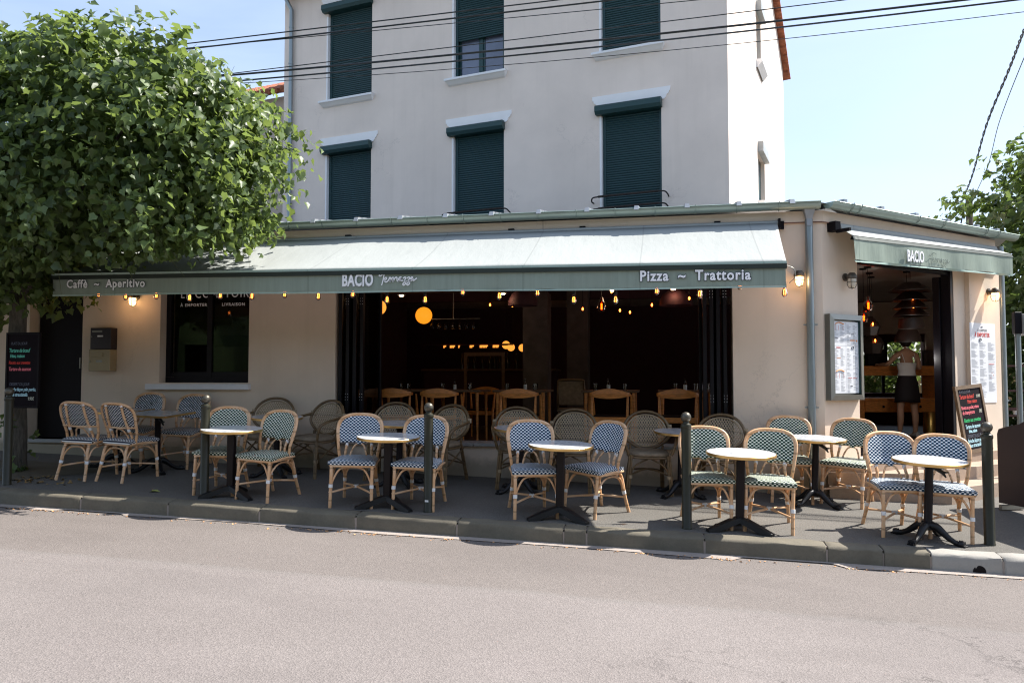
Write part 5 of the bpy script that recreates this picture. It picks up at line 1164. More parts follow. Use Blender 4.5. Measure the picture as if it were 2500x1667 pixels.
# fallen leaves and blossom litter
n = 520; xs_ = rng.uniform(-7, 3.2, n); ys_ = KY-.10-np.abs(rng.normal(0, .05, n)); zs_ = SL*xs_-.19+.012*(KY-ys_)+.006
keep = rng.random(n) < (.35+.65*(np.sin(xs_*1.7)+np.sin(xs_*4.1+1) > .3)); n2 = int(keep.sum())
me = leaf_mesh('litter', np.stack([xs_, ys_, zs_], 1)[keep], rng.normal(size=(n2, 3))*np.array([1, 1, .12]), rng.normal(size=(n2, 3))*.3+np.array([0, 0, 1]), rng.uniform(.006, .022, n2), mat('dry_blossom', (.50, .27, .12), .8, var=.5, vs=40))
o = bpy.data.objects.new('leaf_litter', me); COL.objects.link(o); o['kind'] = 'stuff'; tag(o, 'dry orange blossom litter gathered along the gutter at the kerb', 'litter')
n = 60; xs_ = rng.normal(-7.0, .35, n); ys_ = rng.normal(7.72, .14, n); zs_ = gz(xs_, ys_)+.012
me = leaf_mesh('litter', np.stack([xs_, ys_, zs_], 1), rng.normal(size=(n, 3))*np.array([1, 1, .2]), rng.normal(size=(n, 3))*.3+np.array([0, 0, 1]), rng.uniform(.02, .05, n), mat('dead_leaf', (.20, .13, .05), .8, var=.6, vs=20))
o = bpy.data.objects.new('leaf_litter', me); COL.objects.link(o); o['kind'] = 'stuff'; tag(o, 'brown dead leaves scattered at the foot of the tree', 'litter')
for i, (x, y, s) in enumerate([(-5.35, 7.52, .09), (-2.0, 6.95, .035)]):
    me = leaf_mesh('fallen_leaf', np.array([[0, 0, .008]]), np.array([[1, .1, .0]]), np.array([[0, 0, 1.]]), np.array([s]), mat('yellow_leaf', (.33, .36, .10), .7, var=.1) if i == 0 else MATS['dry_blossom'])
    o = bpy.data.objects.new('fallen_leaf', me); COL.objects.link(o); o.location = (x, y, gz(x, y) if y > KY else SL*x-.186); tag(o, ['single yellow green leaf lying on the pavement by the kerb', 'single brown leaf lying on the road below the kerb'][i], 'leaf')

# ------------------------------------------------------------------ overhead cables
def cable_pts(a, b, sag, n=24): return [Vector(a).lerp(Vector(b), i/n)-Vector((0, 0, sag*4*(i/n)*(1-i/n))) for i in range(n+1)]
CB = [((-11, 6.10), (6.5, 6.54), .0095, .0), ((-11, 6.02), (6.5, 6.45), .012, .0), ((-11, 6.13), (6.5, 6.22), .006, .02), ((-11, 5.53), (6.5, 6.16), .007, .0), ((-11, 5.69), (9.5, 6.14), .015, .16), ((-11, 5.61), (9.5, 6.10), .012, .19), ((-11, 5.74), (9.5, 6.0), .005, .34)]
labs = ['topmost thick overhead cable crossing the upper windows', 'thick overhead cable just below the topmost one', 'thin overhead cable third from the top', 'single steep overhead wire crossing below the open shutter', 'thick overhead cable passing the right corner of the house', 'overhead cable running close under the lower thick one', 'thinnest and lowest overhead wire before the upper windows']
for (a, b, r_, sg), lab in zip(CB, labs):
    mb = MB(); mb.tube(cable_pts((a[0], 10.3, a[1]), (b[0], 10.3, b[1]), sg), r_, 6); o = obj('overhead_cable', mb, M_cable, smooth=60); tag(o, lab, 'cable', 'overhead cables across the facade')
TW = bez([(9.0, 27.04, 6.75), (8.27, 23.9, 6.92), (7.4, 20.4, 7.3), (6.9, 17.8, 7.65), (6.34, 15.66, 7.60), (5.9, 13.9, 7.5)], 40)
mb = MB()
for s in (0, math.pi): mb.tube([p+Vector((.016*math.cos(i*.55+s), 0, .016*math.sin(i*.55+s))) for i, p in enumerate(TW)], .014, 5)
tag(obj('overhead_cable', mb, M_cable, smooth=60), 'twisted black cable hanging from the pole at the far right', 'cable', 'cables from the pole at the right')
mb = MB(); mb.tube(bez([(9.25, 27.1, 6.62), (8.3, 22.9, 6.9), (7.3, 19.4, 7.05), (6.34, 15.66, 7.12), (6.0, 14.2, 7.1)], 10), .009, 5); tag(obj('overhead_cable', mb, M_cable, smooth=60), 'thin straight cable right of the twisted one', 'cable', 'cables from the pole at the right')
pl = thing('utility_pole', 'weathered wooden utility pole behind the right tree', 'pole', (9.27, 27.1, -1))
mb = MB(); mb.tube([(9.27, 27.1, -1), (9.27, 27.1, 6.95)], .10, 10); obj('shaft', mb, M_polewood, pl, 60, world=True)
mb = MB(); mb.tube(bez([(9.2, 27.0, 6.8), (8.7, 26.4, 6.2), (8.1, 26, 5.7), (7.4, 25.2, 5.2)], 6), .015, 5); mb.tube(bez([(9.1, 27, 6.7), (9.0, 27, 6.2), (8.8, 26.9, 5.4)], 6), .022, 5); obj('pole_cable', mb, M_cable, pl, world=True)

# ------------------------------------------------------------------ things at the far right
sp = thing('sign_post', 'grey steel post with the edge of a street sign at the right', 'sign', (4.085, 10.5, gz(4.08, 10.5)))
mb = MB(); mb.tube([(0, 0, -.1), (0, 0, 2.08)], .032, 12); obj('pole', mb, M_pvc, sp, 50)
mb = MB(); mb.rbox(-.045, .035, -.045, .045, 1.84, 2.10, .006); obj('control_box', mb, M_dark, sp); obj('sign_plate', MB().rbox(.055, .068, -.20, .25, 1.82, 2.08, .003), mat('sign_back', (.75, .76, .76), .5, .1), sp)
ws = thing('windscreen_panel', 'dark solid terrace windscreen panel with curved top on small feet', 'windscreen', (3.40, 9.28, gz(3.4, 9.28)), R(-66))
mb = MB(); pr = [(0, .05), (1.9, .05), (1.9, 1.45), (1.1, 1.45), (.80, 1.35), (.62, 1.14), (.46, .98), (.28, .885), (.10, .845), (.02, .82), (0, .77)]
M = Matrix(((1, 0, 0, 0), (0, 0, 1, 0), (0, 1, 0, 0), (0, 0, 0, 1))); mb.prism(pr[::-1], -.02, .02, M); obj('panel', mb, mat('aubergine_panel', (.022, .012, .014), .55, var=.1), ws)
for x in (.12, 1.6): obj('foot', MB().rbox(x, x+.04, -.14, .14, .0, .051, .003), M_alu, ws)
shf = thing('outdoor_shelf', 'dark slatted shelf with cups and jars beyond the downpipe', 'shelf', (5.75, 14.3, gz(5.7, 14.3)))
mb = MB()
for z in (.15, .55, .95, 1.35): mb.box(-.45, .55, -.15, .15, z, z+.03)
for z in (.25, .35, .65): mb.box(-.45, .55, -.16, -.151, z, z+.05)
for x in (-.45, .05, .52): mb.box(x, x+.03, -.149, .149, 0, 1.6)
obj('frame', mb, mat('dark_red_wood', (.05, .02, .016), .6, var=.3), shf)
cup = mesh('cup', MB().lathe([(.028, 0), (.035, .09), (.03, .09), (.025, .01)], n=12), M_white, 50)
for i, (x, z) in enumerate([(-.28, .58), (-.12, .58), (.05, .98)]): o = bpy.data.objects.new('cup', cup); COL.objects.link(o); o.location = (5.75+x, 14.25, gz(5.7, 14.3)+z+.001); tag(o, ['left white cup on the middle board of the outdoor shelf', 'right white cup on the middle board of the outdoor shelf', 'white cup alone on the upper board of the outdoor shelf'][i], 'cup', 'white cups on the outdoor shelf')

# ------------------------------------------------------------------ interior furniture
def wood_chair(lab):
    t = thing('wooden_chair', lab, 'chair', group='honey wood dining chairs inside the opening')
    mb = MB(); P = []
    for i in range(25):
        u = -1+i/12; x = .262*math.sin(u*math.pi/2*1.02); y = -.17-.0+.19*(1-abs(u)**2.2)*-1+.17; hz = .012+.052*math.exp(-(u/.6)**2); cz = .71+.012*math.exp(-(u/.5)**2); th = .012+.006*math.exp(-(u/.4)**2)
        y = -.12*(1-abs(u)**2.4)-.10
        P.append([(x, y-th, cz), (x, y-th*.6, cz+hz), (x, y+th*.6, cz+hz), (x, y+th, cz), (x, y+th*.6, cz-hz), (x, y-th*.6, cz-hz), (x, y-th, cz)])
    mb.grid(P); obj('crest_rail', mb, M_wood, t, 60)
    for s in (-1, 1):
        mb = MB(); mb.tube([(s*.235, -.20, 0), (s*.225, -.165, .40), (s*.228, -.13, .70)], [.012, .021, .013], 9); obj('leg', mb, M_wood, t, 60)
        mb = MB(); mb.tube([(s*.25, .23, 0), (s*.245, .215, .42), (s*.25, .12, .70)], [.012, .021, .013], 9); obj('leg', mb, M_wood, t, 60)
    mb = MB(); mb.rbox(-.222, .222, -.185, -.155, .355, .425, .006); mb.rbox(-.222, .222, .19, .22, .36, .42, .006); split(obj('seat_rail', mb, M_wood, t))
    obj('seat', MB().rbox(-.22, .22, -.15, .185, .40, .445, .01), M_black, t); return t
wc = wood_chair('')
for i, (x, y, r_, lab) in enumerate([(-3.66, 10.35, 4, 'wooden chair inside, leftmost beside the folded glass doors'), (-3.02, 10.35, 2, 'wooden chair inside, second from the left'), (-1.94, 10.35, 0, 'wooden chair inside, at the table left of the pillar'), (-.75, 10.35, -2, 'wooden chair inside, between the pillar and the right tables'), (.10, 10.38, -3, 'wooden chair inside, rightmost next to the right folded doors'), (-2.85, 12.0, 175, 'wooden chair inside on the far side of the second table')]):
    t = wc if i == 0 else dup(wc); t['label'] = lab; t.location = (x, y, FL); t.rotation_euler = (0, 0, R(r_))
cc = thing('cane_chair', 'dark cane backed chair inside in front of the pillar', 'chair', (-1.45, 11.9, FL), R(4))
mb = MB(); mb.tube(bez([(-.2, 0, .45), (-.2, -.05, .62), (-.19, -.07, .84), (-.15, -.075, .89), (.15, -.075, .89), (.19, -.07, .84), (.2, -.05, .62), (.2, 0, .45)], 5), .016, 8); obj('back_frame', mb, M_wick, cc, 50); obj('backrest', MB().box(-.18, .18, -.07, -.06, .52, .87), M_wcush, cc); obj('seat', MB().rbox(-.22, .22, -.02, .4, .42, .46, .01), M_wcush, cc)
for x in (-.19, .19):
    for y in (0, .38): mb = MB(); mb.tube([(x, y, 0), (x, y, .42)], .015, 7); obj('leg', mb, M_wick, cc)
def din_table(lab, w):
    t = thing('dining_table', lab, 'table', group='brown wooden tables inside the opening')
    obj('tabletop', MB().rbox(-w/2, w/2, -.33, .33, .725, .755, .005), M_woodd, t)
    for x in (-w/2+.06, w/2-.06):
        for y in (-.27, .27): mb = MB(); mb.tube([(x*1.03, y*1.05, 0), (x, y, .724)], [.014, .024], 8); obj('leg', mb, M_wood, t, 50)
    return t
dt = din_table('', .76)
TB = [(-3.62, 11.1, 'wooden table inside the left end of the opening, two tumblers on it'), (-2.95, 11.05, 'wooden table inside, second from left, with bottle and tumblers'), (-2.03, 11.1, 'wooden table inside, third from left, before the pillar'), (-.80, 11.1, 'wooden table inside, fourth from left, with a row of tumblers'), (.22, 11.1, 'wooden table inside by the right folded doors')]
for i, (x, y, lab) in enumerate(TB): t = dt if i == 0 else dup(dt); t['label'] = lab; t.location = (x, y, FL)
tum = mesh('tumbler', MB().lathe([(.030, 0), (.034, .09), (.032, .09), (.028, .008)], n=14), mat('glass_tumbler', (.55, .60, .62), .08, 0, var=0, spec=1), 50)
tum.materials[0] = M_glassc
def small(name, me, loc, lab, cat, grp): o = bpy.data.objects.new(name, me); COL.objects.link(o); o.location = loc; return tag(o, lab, cat, grp)
btl = mesh('bottle', MB().lathe([(.022, 0), (.024, .02), (.024, .075), (.014, .10), (.012, .135), (.014, .138), (.014, .15), (.002, .152)], n=12), M_glassc, 50)
sal = mesh('salt', MB().lathe([(.019, 0), (.019, .065), (.003, .068)], n=10), M_white, 50)
nm = ['leftmost', 'second', 'third', 'fourth', 'rightmost']
for i, (x, y, _) in enumerate(TB):
    for k, dx in enumerate((-.16, -.05) if i == 0 else (-.20, .2) if i != 4 else (-.15, .12, .27)):
        small('tumbler', tum, (x+dx, y-.18, FL+.756), '%s glass tumbler on the %s wooden table inside' % (['left', 'right', 'far right'][k], nm[i]), 'glass', 'tumblers on the %s wooden table inside' % nm[i])
    if i > 0:
        b = small('oil_bottle', btl, (x-.02 if i != 2 else x+.06, y-.2, FL+.756), 'small bottle with white label on the %s wooden table inside' % nm[i], 'bottle', 'small bottles on the wooden tables')
        o = bpy.data.objects.new('bottle_label', sal); COL.objects.link(o); o.parent = b; o.scale = (1.3, 1.3, 1.0); o.location = (0, 0, .006)
# bar at the back left, bottles and hanging glasses
bar = thing('bar_counter', 'dark bar counter at the back of the dining room', 'counter', (-2.9, 14.6, FL))
obj('body', MB().box(-1.7, .8, 0, .6, 0, 1.05), M_inwall, bar); obj('counter_top', MB().rbox(-1.75, .85, -.05, .65, 1.051, 1.09, .006), M_woodd, bar)
bo = mesh('bottle', MB().lathe([(.035, 0), (.037, .18), (.015, .24), (.014, .30), (.002, .302)], n=12), mat('bottle_dark_glass', (.03, .025, .015), .1, 0, var=.3), 50)
for i in range(9): small('bar_bottle', bo, (-3.9+i*.13+.03*math.sin(i*5), 14.75, FL+1.091), 'dark bottle on the bar counter, %s from the left' % ('first second third fourth fifth sixth seventh eighth ninth'.split()[i]), 'bottle', 'bottles on the bar counter')
rk = thing('glass_rack', 'row of stemmed glasses hanging upside down above the bar', 'glass rack', (-3.35, 12.5, 2.28))
mb = MB(); mb.tube([(-.55, 0, 0), (.35, 0, 0)], .008, 6); mb.tube([(-.1, 0, 0), (-.1, 0, .55)], .006, 6); obj('rail', mb, M_alu, rk)
gl_ = mesh('hanging_glass', MB().lathe([(.032, -.16), (.038, -.11), (.02, -.07), (.004, -.06), (.004, -.01), (.03, -.005)], n=12), M_glassc, 50)
for i in range(7): obj('hanging_glass', gl_, None, rk, loc=(-.45+i*.115, 0, 0))
es = thing('wooden_easel', 'slim wooden easel frame standing by the left tables inside', 'easel', (-3.05, 13.0, FL))
mb = MB(); mb.box(-.35, -.30, 0, .03, 0, 1.35); mb.box(.30, .35, 0, .03, 0, 1.35); mb.box(-.3, .3, 0, .03, 1.29, 1.35); obj('frame', mb, M_woodd, es)
# pendant lamps
def cord(t, z0, z1): mb = MB(); mb.tube([(0, 0, z0), (0, 0, z1)], .004, 5); mb.lathe([(.05, z1-.02), (.05, z1)], n=12); return obj('cord', mb, M_black, t)
def lantern(x, y, z, r, m, lab, pale=False):
    t = thing('paper_lantern', lab, 'lantern', (x, y, z), 0, 'round paper lanterns inside'); cord(t, r*.95, 2.86-z)
    mb = MB(); mb.lathe([(r*math.sin(a)*(1-.012*(k % 2)), -r*math.cos(a)) for k, a in enumerate([.12+i*(math.pi-.24)/22 for i in range(23)])], n=24); obj('shade', mb, m, t, 30)
lantern(-3.95, 12.5, 2.343, .138, M_lantern, 'orange paper lantern fully visible in the left part of the opening'); lantern(-4.73, 12.5, 2.49, .125, M_lantern2, 'pale orange lantern half hidden by the left folded doors')
lantern(-3.19, 15.5, 1.975, .080, M_lantern2, 'small far lantern, left one of three before the pillar'); lantern(-3.05, 15.3, 1.92, .075, M_lantern2, 'small far lantern, middle one of three before the pillar'); lantern(-2.86, 15.5, 1.915, .075, M_lantern2, 'small far lantern touching the pillar edge')
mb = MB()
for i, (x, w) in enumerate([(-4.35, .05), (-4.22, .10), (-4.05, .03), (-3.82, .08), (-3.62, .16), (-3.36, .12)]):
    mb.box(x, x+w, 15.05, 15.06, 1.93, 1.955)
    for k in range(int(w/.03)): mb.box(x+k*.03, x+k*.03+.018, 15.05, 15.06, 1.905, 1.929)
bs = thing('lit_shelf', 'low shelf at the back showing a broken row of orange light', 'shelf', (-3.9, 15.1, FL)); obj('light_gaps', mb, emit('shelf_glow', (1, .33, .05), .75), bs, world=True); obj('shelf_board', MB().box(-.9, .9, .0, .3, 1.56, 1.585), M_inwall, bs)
def lamp_or_fill(t, e, c, dz, dy=0):
    l = bpy.data.lights.new('lamp_or_fill_light', 'POINT'); l.energy = e; l.color = c; l.shadow_soft_size = .05; o = bpy.data.objects.new('lamp_or_fill_light', l); COL.objects.link(o); o.parent = t; o.location = (0, dy, dz)
def spot(x, y, z, lab):
    t = thing('ceiling_spot', lab, 'spotlight', (x, y, z), 0, 'small ceiling spots inside'); mb = MB(); mb.lathe([(.002, -.024), (.03, -.02), (.042, 0)], n=16); obj('lens', mb, M_spot, t); lamp_or_fill(t, .9, (1, .62, .36), -.06); mb = MB(); mb.lathe([(.043, -.005), (.075, .0), (.075, .008), (.043, .008)], n=18); obj('ring', mb, M_black, t); cord(t, .01, max(.03, 2.86-z))
spot(-3.99, 11.5, 2.578, 'small round ceiling spot above the orange lantern'); spot(-2.415, 11.5, 2.574, 'small round ceiling spot near the middle of the opening'); spot(-.763, 11.0, 2.534, 'small round ceiling spot above the amber glass pendant'); spot(.06, 11.6, 2.60, 'small round ceiling spot near the right folded doors')
def amber(x, y, z, lab, s=1.0):
    t = thing('glass_pendant', lab, 'pendant lamp', (x, y, z), 0, 'amber glass filament pendants inside'); cord(t, .11*s, 2.86-z)
    mb = MB(); mb.lathe([(.02*s, .11*s), (.025*s, .06*s), (.058*s, .03*s), (.062*s, -.04*s), (.05*s, -.075*s), (.03*s, -.085*s)], n=16); obj('glass_shade', mb, M_amberg, t, 50); mb = MB(); mb.tube([(0, 0, .03*s), (0, 0, -.05*s)], .012*s, 6); obj('filament', mb, M_filr, t)
amber(-.90, 10.8, 2.30, 'amber glass pendant hanging in the middle of the opening')
for i, (px, y, z) in enumerate([(-2.95, 13.0, 2.55), (-2.35, 11.9, 2.43), (-1.35, 12.6, 2.42), (-.85, 12.0, 2.62), (-.75, 12.4, 2.37), (-.25, 11.9, 2.40), (.02, 11.8, 2.47), (-.62, 12.9, 2.38), (.28, 11.5, 2.45)]):
    t = thing('bare_bulb', 'tiny glowing filament bulb deep inside, number %s counted from the left' % ('one two three four five seven eight six nine'.split()[i]), 'bulb', (px, y, z), 0, 'tiny filament bulbs deep inside'); cord(t, .02, 2.86-z); mb = MB(); mb.lathe([(.004, .02), (.014, 0), (.010, -.022), (.001, -.028)], n=8); obj('glow', mb, M_filr, t)
for i, (x, y, z, w, lab) in enumerate([(-2.15, 11.7, 2.52, .22, 'broad rattan lampshade in front of the pillar'), (.10, 11.9, 2.50, .24, 'broad rattan lampshade near the right folded doors')]):
    t = thing('rattan_pendant', lab, 'pendant lamp', (x, y, z), 0, 'rattan lampshades inside'); cord(t, .12, 2.86-z); mb = MB(); mb.lathe([(.06, .14), (w*.8, .05), (w, -.05), (w, -.12), (w*.97, -.12), (w*.97, -.05), (w*.76, .04), (.05, .12)], n=28); obj('lampshade', mb, M_inwall, t, 40)
# lamps seen through the corner door
lp2 = thing('tiered_pendant', 'large dark pendant of stacked pointed shades in the corner doorway', 'pendant lamp', (3.28, 11.85, 2.30)); cord(lp2, .38, .55)
for i, (w, z) in enumerate([(.28, .22), (.24, .09), (.235, -.02), (.235, -.12)]):
    mb = MB(); mb.lathe([(.09, z+.12), (.10, z+.12), (w, z), (w-.004, z-.006), (.09, z+.10)], n=28); obj('lampshade', mb, M_hair, lp2, 30)
mb = MB(); mb.lathe([(.155, -.16), (.17, -.30), (.165, -.30), (.15, -.165)], n=24); obj('fringe', mb, M_hair, lp2, 40)
mb = MB(); mb.tube([(0, -.10, .12), (0, -.10, .05)], .010, 6); mb.tube([(.0, -.12, -.02), (0, -.12, -.06)], .008, 6); obj('filament', mb, M_filr, lp2); lamp_or_fill(lp2, 5, (1, .95, .9), -.72, -.45)  # last light is an added fill by the door that brightens the woman
amber(2.70, 11.72, 2.33, 'upper amber glass pendant left in the corner doorway', 1.1); amber(2.68, 11.9, 2.17, 'lower amber glass pendant left in the corner doorway', .9)
for i, (x, y, z, r_, lab) in enumerate([(2.88, 12.4, 2.08, .14, 'dark faceted pendant left of the woman'), (3.02, 12.9, 1.86, .17, 'lower dark faceted pendant left of the woman')]):
    t = thing('faceted_pendant', lab, 'pendant lamp', (x, y, z)); cord(t, r_, 2.86-z); mb = MB(); mb.lathe([(.03, r_), (r_*.8, r_*.3), (r_, -.1*r_), (r_*.7, -r_), (.4*r_, -r_), (.9*r_, -.1*r_)], n=7); obj('lampshade', mb, M_hair, t); mb = MB(); mb.lathe([(.004, .02), (.012, 0), (.001, -.03)], (0, -r_*1.0, .02), n=8); obj('filament', mb, M_filr, t)
ft = thing('fringed_pendant', 'dark fringed lampshade hanging right above the woman', 'pendant lamp', (3.37, 12.35, 1.98)); cord(ft, .2, 2.86-1.98)
mb = MB(); mb.lathe([(.04, .22), (.09, .10), (.17, -.06), (.175, -.14), (.165, -.14), (.16, -.06), (.08, .09)], n=26); obj('lampshade', mb, M_hair, ft, 40); mb = MB(); mb.lathe([(.004, .02), (.014, 0), (.001, -.03)], (-.02, -.12, .13), n=8); obj('filament', mb, M_filr, ft)
# service counter behind the woman
ct = thing('service_counter', 'honey wood service counter with drawers behind the corner doorway', 'counter', (3.75, 14.15, FL), R(11))
mb = MB(); mb.rbox(-.70, .68, 0, .5, 1.06, 1.12, .005); obj('counter_top', mb, M_wood, ct)
mb = MB(); mb.box(-.70, -.61, .02, .48, 0, 1.059); mb.box(.58, .68, .02, .48, 0, 1.059); mb.box(-.609, .579, .02, .48, .55, .59); mb.box(-.609, .579, .02, .04, .96, 1.059); obj('frame', mb, M_wood, ct)
for x in (-.605, .0): d_ = obj('drawer', MB().rbox(x, x+.575, -.005, .3, .36, .545, .004), M_wood, ct); mb = MB(); mb.lathe([(.012, 0), (.022, .02), (.018, .03), (.002, .032)], (x+.29, -.005, .45), 12, Matrix.Rotation(R(90), 4, 'X')); obj('knob', mb, M_black, d_)
o = bpy.data.objects.new("till", mesh("till", MB().rbox(-.17, .12, -.12, .12, 0, .28, .01), M_black)); COL.objects.link(o); o.location = (3.42, 14.35, FL+1.121); tag(o, "black till on the service counter left of the woman", "till")
for i, x in enumerate((4.12, 4.2)): small('water_bottle', mesh('bottle', MB().lathe([(.04, 0), (.042, .2), (.015, .27), (.014, .30)], n=12), M_glassc, 50), (x, 14.4, FL+1.121), ['left', 'right'][i]+' clear water bottle on the counter beside the woman', 'bottle', 'water bottles on the service counter')
o = obj('storage_box', MB().rbox(-.12, .12, -.1, .1, 0, .27, .008), mat('dark_crate', (.05, .025, .018), .7), loc=(4.42-.1, 14.5, FL+1.121)); tag(o, 'dark box at the right end of the service counter', 'box')
mb = MB(); mb.lathe([(.10, 0), (.10, .38), (.095, .385), (.09, .38), (.09, .02)], n=24); o = obj('brass_bin', mb, M_brassbin, smooth=50, loc=(4.02, 13.6, FL)); tag(o, 'tall brass bin standing on the floor right of the woman', 'bin')
# rear window frame and courtyard
wf = MB(); wf.box(3.62, 4.98, 17.22, 17.27, 2.04, 2.079); wf.box(4.25, 4.31, 17.22, 17.27, 1.501, 2.039); wf.box(3.62, 3.66, 17.22, 17.27, 1.501, 2.039); wf.box(4.2, 4.25, 17.22, 17.27, 1.021, 1.419)
obj('window', wf, M_black, **W_)
cy = thing('courtyard_wall', 'sunlit pale orange wall seen through the rear window', 'wall', (4, 20.5, -.3)); obj('wall', MB().box(-2, 4, 0, .2, 0, 2.05), M_winlit, cy)
cv = thing('courtyard_parasol', 'white canvas slope seen through the rear window', 'parasol', (3.9, 19, 2.0)); mb = MB(); mb.add([(-1.2, .9, .75), (.22, .9, .75), (.30, -.1, .02), (-.75, -.1, .02)], [(0, 3, 2, 1)]); obj('canopy', mb, M_canvasw, cv); mb = MB(); mb.tube([(-.4, .4, -2.2), (-.4, .4, .5)], .03, 8); obj('pole', mb, M_alu, cv)

# ------------------------------------------------------------------ the woman at the counter, seen from behind
def person():
    t = thing('person', 'woman seen from behind in white camisole and black skirt leaning on the counter', 'person', (3.63, 13.40, FL), R(12))
    J = {'pel': (0, 0, .84, .115, .085), 'wai': (0, .005, .99, .098, .075), 'che': (0, .0, 1.15, .118, .085), 'ncb': (0, .005, 1.315, .060, .055), 'nck': (0, .02, 1.40, .042, .045),
         'hl': (-.088, .0, .76, .082, .085), 'tl': (-.10, .0, .60, .070, .072), 'kl': (-.110, .008, .44, .050, .052), 'cl': (-.118, -.012, .31, .052, .056), 'al': (-.128, .0, .085, .030, .034), 'fl': (-.135, .10, .03, .034, .026),
         'hr': (.088, .0, .76, .082, .085), 'tr': (.10, .0, .60, .070, .072), 'kr': (.108, .004, .44, .050, .052), 'cr': (.112, -.016, .31, .052, .056), 'ar': (.112, -.005, .085, .030, .034), 'fr': (.125, .095, .03, .034, .026),
         'sl': (-.150, .0, 1.285, .048, .046), 'el': (-.255, .085, 1.135, .036, .036), 'wl': (-.265, .30, 1.135, .024, .020), 'pl': (-.255, .37, 1.137, .032, .015),
         'sr': (.150, .0, 1.285, .048, .046), 'er': (.225, .03, 1.06, .036, .036), 'wr': (.20, .24, 1.13, .024, .020), 'pr': (.195, .31, 1.137, .032, .015)}
    E = 'pel-wai wai-che che-ncb ncb-nck pel-hl hl-tl tl-kl kl-cl cl-al al-fl pel-hr hr-tr tr-kr kr-cr cr-ar ar-fr ncb-sl sl-el el-wl wl-pl ncb-sr sr-er er-wr wr-pr'.split()
    K = list(J); me = bpy.data.meshes.new('body'); me.from_pydata([J[k][:3] for k in K], [(K.index(a), K.index(b)) for a, b in (e.split('-') for e in E)], [])
    o = bpy.data.objects.new('body', me); COL.objects.link(o); sk = o.modifiers.new('skin', 'SKIN'); sk.use_smooth_shade = True
    for i, k in enumerate(K): me.skin_vertices[0].data[i].radius = J[k][3:5]; me.skin_vertices[0].data[i].use_root = (k == 'pel')
    o.modifiers.new('sub', 'SUBSURF').levels = 2
    dg = bpy.context.evaluated_depsgraph_get(); b = bpy.data.meshes.new_from_object(o.evaluated_get(dg)); bpy.data.objects.remove(o)
    bm = bmesh.new(); bm.from_mesh(b)
    # head with brow, nose, mouth and ears (facing the counter), fingers closed on the counter edge
    hd = MB(); C = Vector((0, .035, 1.505)); P = []
    for i in range(15):
        a = math.pi*(.02+.96*i/14); row = []
        for k in range(22):
            p = 2*math.pi*k/22; x = .073*math.sin(a)*math.cos(p); y = .092*math.sin(a)*math.sin(p); z = .112*math.cos(a)
            if z < 0: x *= 1-.9*abs(z)*2; y = y*(1-.35*abs(z)*4)+.012*(1 if y > 0 else 0)
            if y > .05:
                y += .020*math.exp(-((x/.014)**2+((z+.018)/.024)**2)); y -= .010*math.exp(-(((abs(x)-.030)/.014)**2+((z-.012)/.012)**2)); y += .006*math.exp(-((x/.022)**2+((z+.052)/.008)**2))
            row.append((C.x+x, C.y+y, C.z+z))
        P.append(row+[row[0]])
    hd.grid(P)
    for s in (-1, 1): hd.lathe([(.003, -.008), (.014, -.004), (.017, .002), (.010, .006)], C+Vector((s*.073, -.005, -.01)), 10, Matrix.Rotation(R(90)*s, 4, 'Y'))
    for s, px in ((-1, -.255), (1, .195)):
        py = .37 if s < 0 else .31
        for f in range(4):
            l = [.060, .068, .064, .050][f]; x = px+(-.024+.016*f); hd.tube([(x, py+.005, 1.14), (x+.001, py+.03+l*.3, 1.143), (x+.001, py+.03+l*.7, 1.134), (x+.001, py+.028+l, 1.124)], [.0085, .008, .007, .005], 7)
        hd.tube([(px+s*-.022, py-.02, 1.138), (px+s*-.045, py+.01, 1.137), (px+s*-.052, py+.04, 1.130)], [.010, .009, .006], 7)
    off = len(b.vertices); 
    for v in hd.v: bm.verts.new(v)
    bm.verts.ensure_lookup_table()
    for f in hd.f:
        try: bm.faces.new([bm.verts[off+i] for i in dict.fromkeys(f)]).smooth = True
        except Exception: pass
    bm.to_mesh(b); bm.free(); b.materials.clear(); b.materials.append(M_skin); b.polygons.foreach_set('use_smooth', [True]*len(b.polygons)); o = bpy.data.objects.new('body', b); COL.objects.link(o); o.parent = t
    def ell(rows, nm, m, n=28):
        mb = MB(); mb.grid([[(cx+rx*math.cos(2*math.pi*k/n)*(1), cy+ry*math.sin(2*math.pi*k/n), z+dz*math.sin(2*math.pi*k/n*2)) for k in range(n)]+[(cx+rx, cy, z)] for cx, cy, rx, ry, z, dz in rows], flip=True); ob = obj(nm, mb, m, t, 60); ob.modifiers.new('s', 'SOLIDIFY').thickness = .004; return ob
    tp_ = ell([(0, 0, .142, .105, .955, 0), (0, .003, .128, .100, .985, 0), (0, .004, .122, .098, 1.03, 0), (0, .002, .134, .104, 1.09, 0), (0, .0, .146, .108, 1.155, .004)], 'camisole', M_top)
    mb = MB()
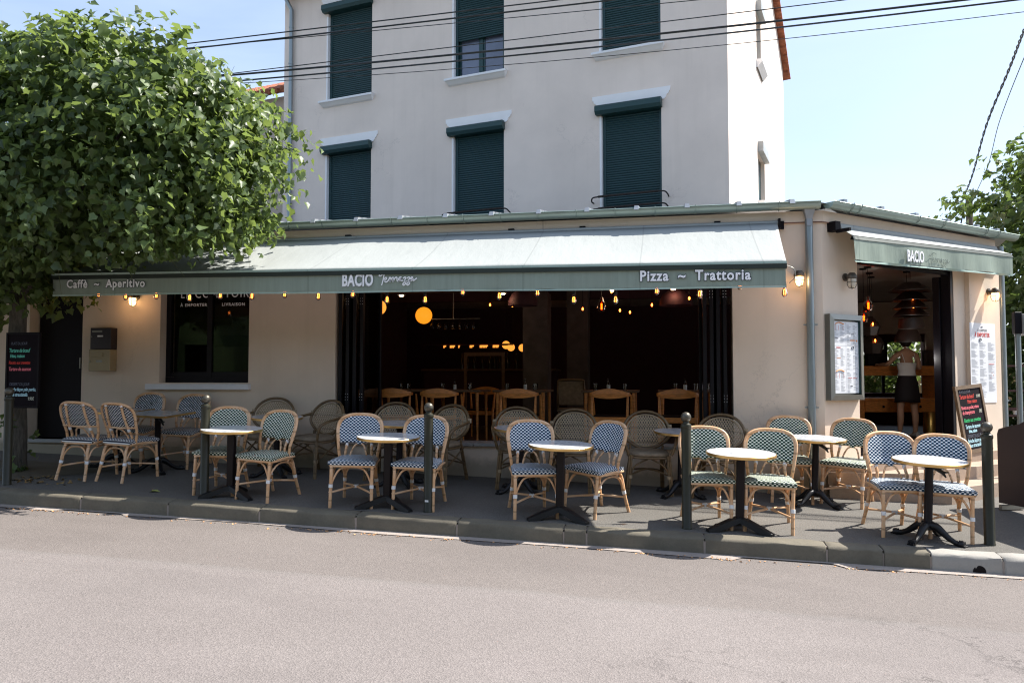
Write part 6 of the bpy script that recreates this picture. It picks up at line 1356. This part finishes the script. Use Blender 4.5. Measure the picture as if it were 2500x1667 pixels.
    for s in (-1, 1): mb.tube(bez([(s*.075, -.098, 1.150), (s*.088, -.085, 1.22), (s*.098, -.035, 1.315), (s*.095, .03, 1.31), (s*.080, .085, 1.2)], 5), .0045, 6)
    obj('strap', mb, M_top, tp_)
    ell([(0, .0, .112, .092, 1.0, 0), (0, .0, .128, .105, .95, 0), (0, .0, .165, .128, .84, 0), (0, .0, .178, .135, .72, 0), (0, .0, .190, .142, .60, 0), (0, 0, .196, .146, .545, .004)], 'skirt', M_skirt)
    mb = MB(); P = []
    for i in range(14):
        a = math.pi*(.02+.80*i/13); row = []
        for k in range(25):
            p = 2*math.pi*k/24; r = 1+.05*math.sin(p*7+i)*.6; y = .105*math.sin(a)*math.sin(p)*r; x = .086*math.sin(a)*math.cos(p)*r; z = .125*math.cos(a)
            if y > .03 and z < .06: y = .03+(y-.03)*.3
            row.append((x, .018+y, 1.515+z))
        P.append(row)
    mb.grid(P); hr = obj('hair', mb, M_hair, t, 60); mb = MB(); mb.lathe([(.005, -.05), (.035, -.035), (.046, 0), (.036, .035), (.005, .05)], (0, -.095, 1.56), 14); obj('hair_bun', mb, M_hair, hr, 60)
    for s, x, y in ((-1, -.133, .03), (1, .118, .025)):
        mb = MB(); P = []
        for j in range(9):
            q = j/8; yy = -.055+.25*q; w = .036*(1-.25*abs(q-.6)); h = .072*(1-.62*q)+.014
            P.append([(x+w*math.cos(a), y+yy-.03, max(.0, .0+h*(.5+.5*math.sin(a)))) for a in [2*math.pi*k/10 for k in range(11)]])
        mb.grid(P); mb.add(P[0][:10], [tuple(range(9, -1, -1))]); mb.add(P[-1][:10], [tuple(range(10))]); obj('shoe', mb, M_shoe, t, 60)
    o = obj('necklace_clasp', MB().lathe([(.002, -.004), (.006, 0), (.002, .004)], (0, -.088, 1.27), 8), M_brass, t)
    return t
person()

for o in list(bpy.data.objects):
    if o.type == 'MESH' and o.name.split('.')[0] in ('window_reveal', 'gutter_bracket', 'roof_batten', 'interior_wall', 'interior_pale_wall', 'interior_pillar', 'ceiling_beam', 'plinth', 'limb') and o.data.users == 1: split(o)
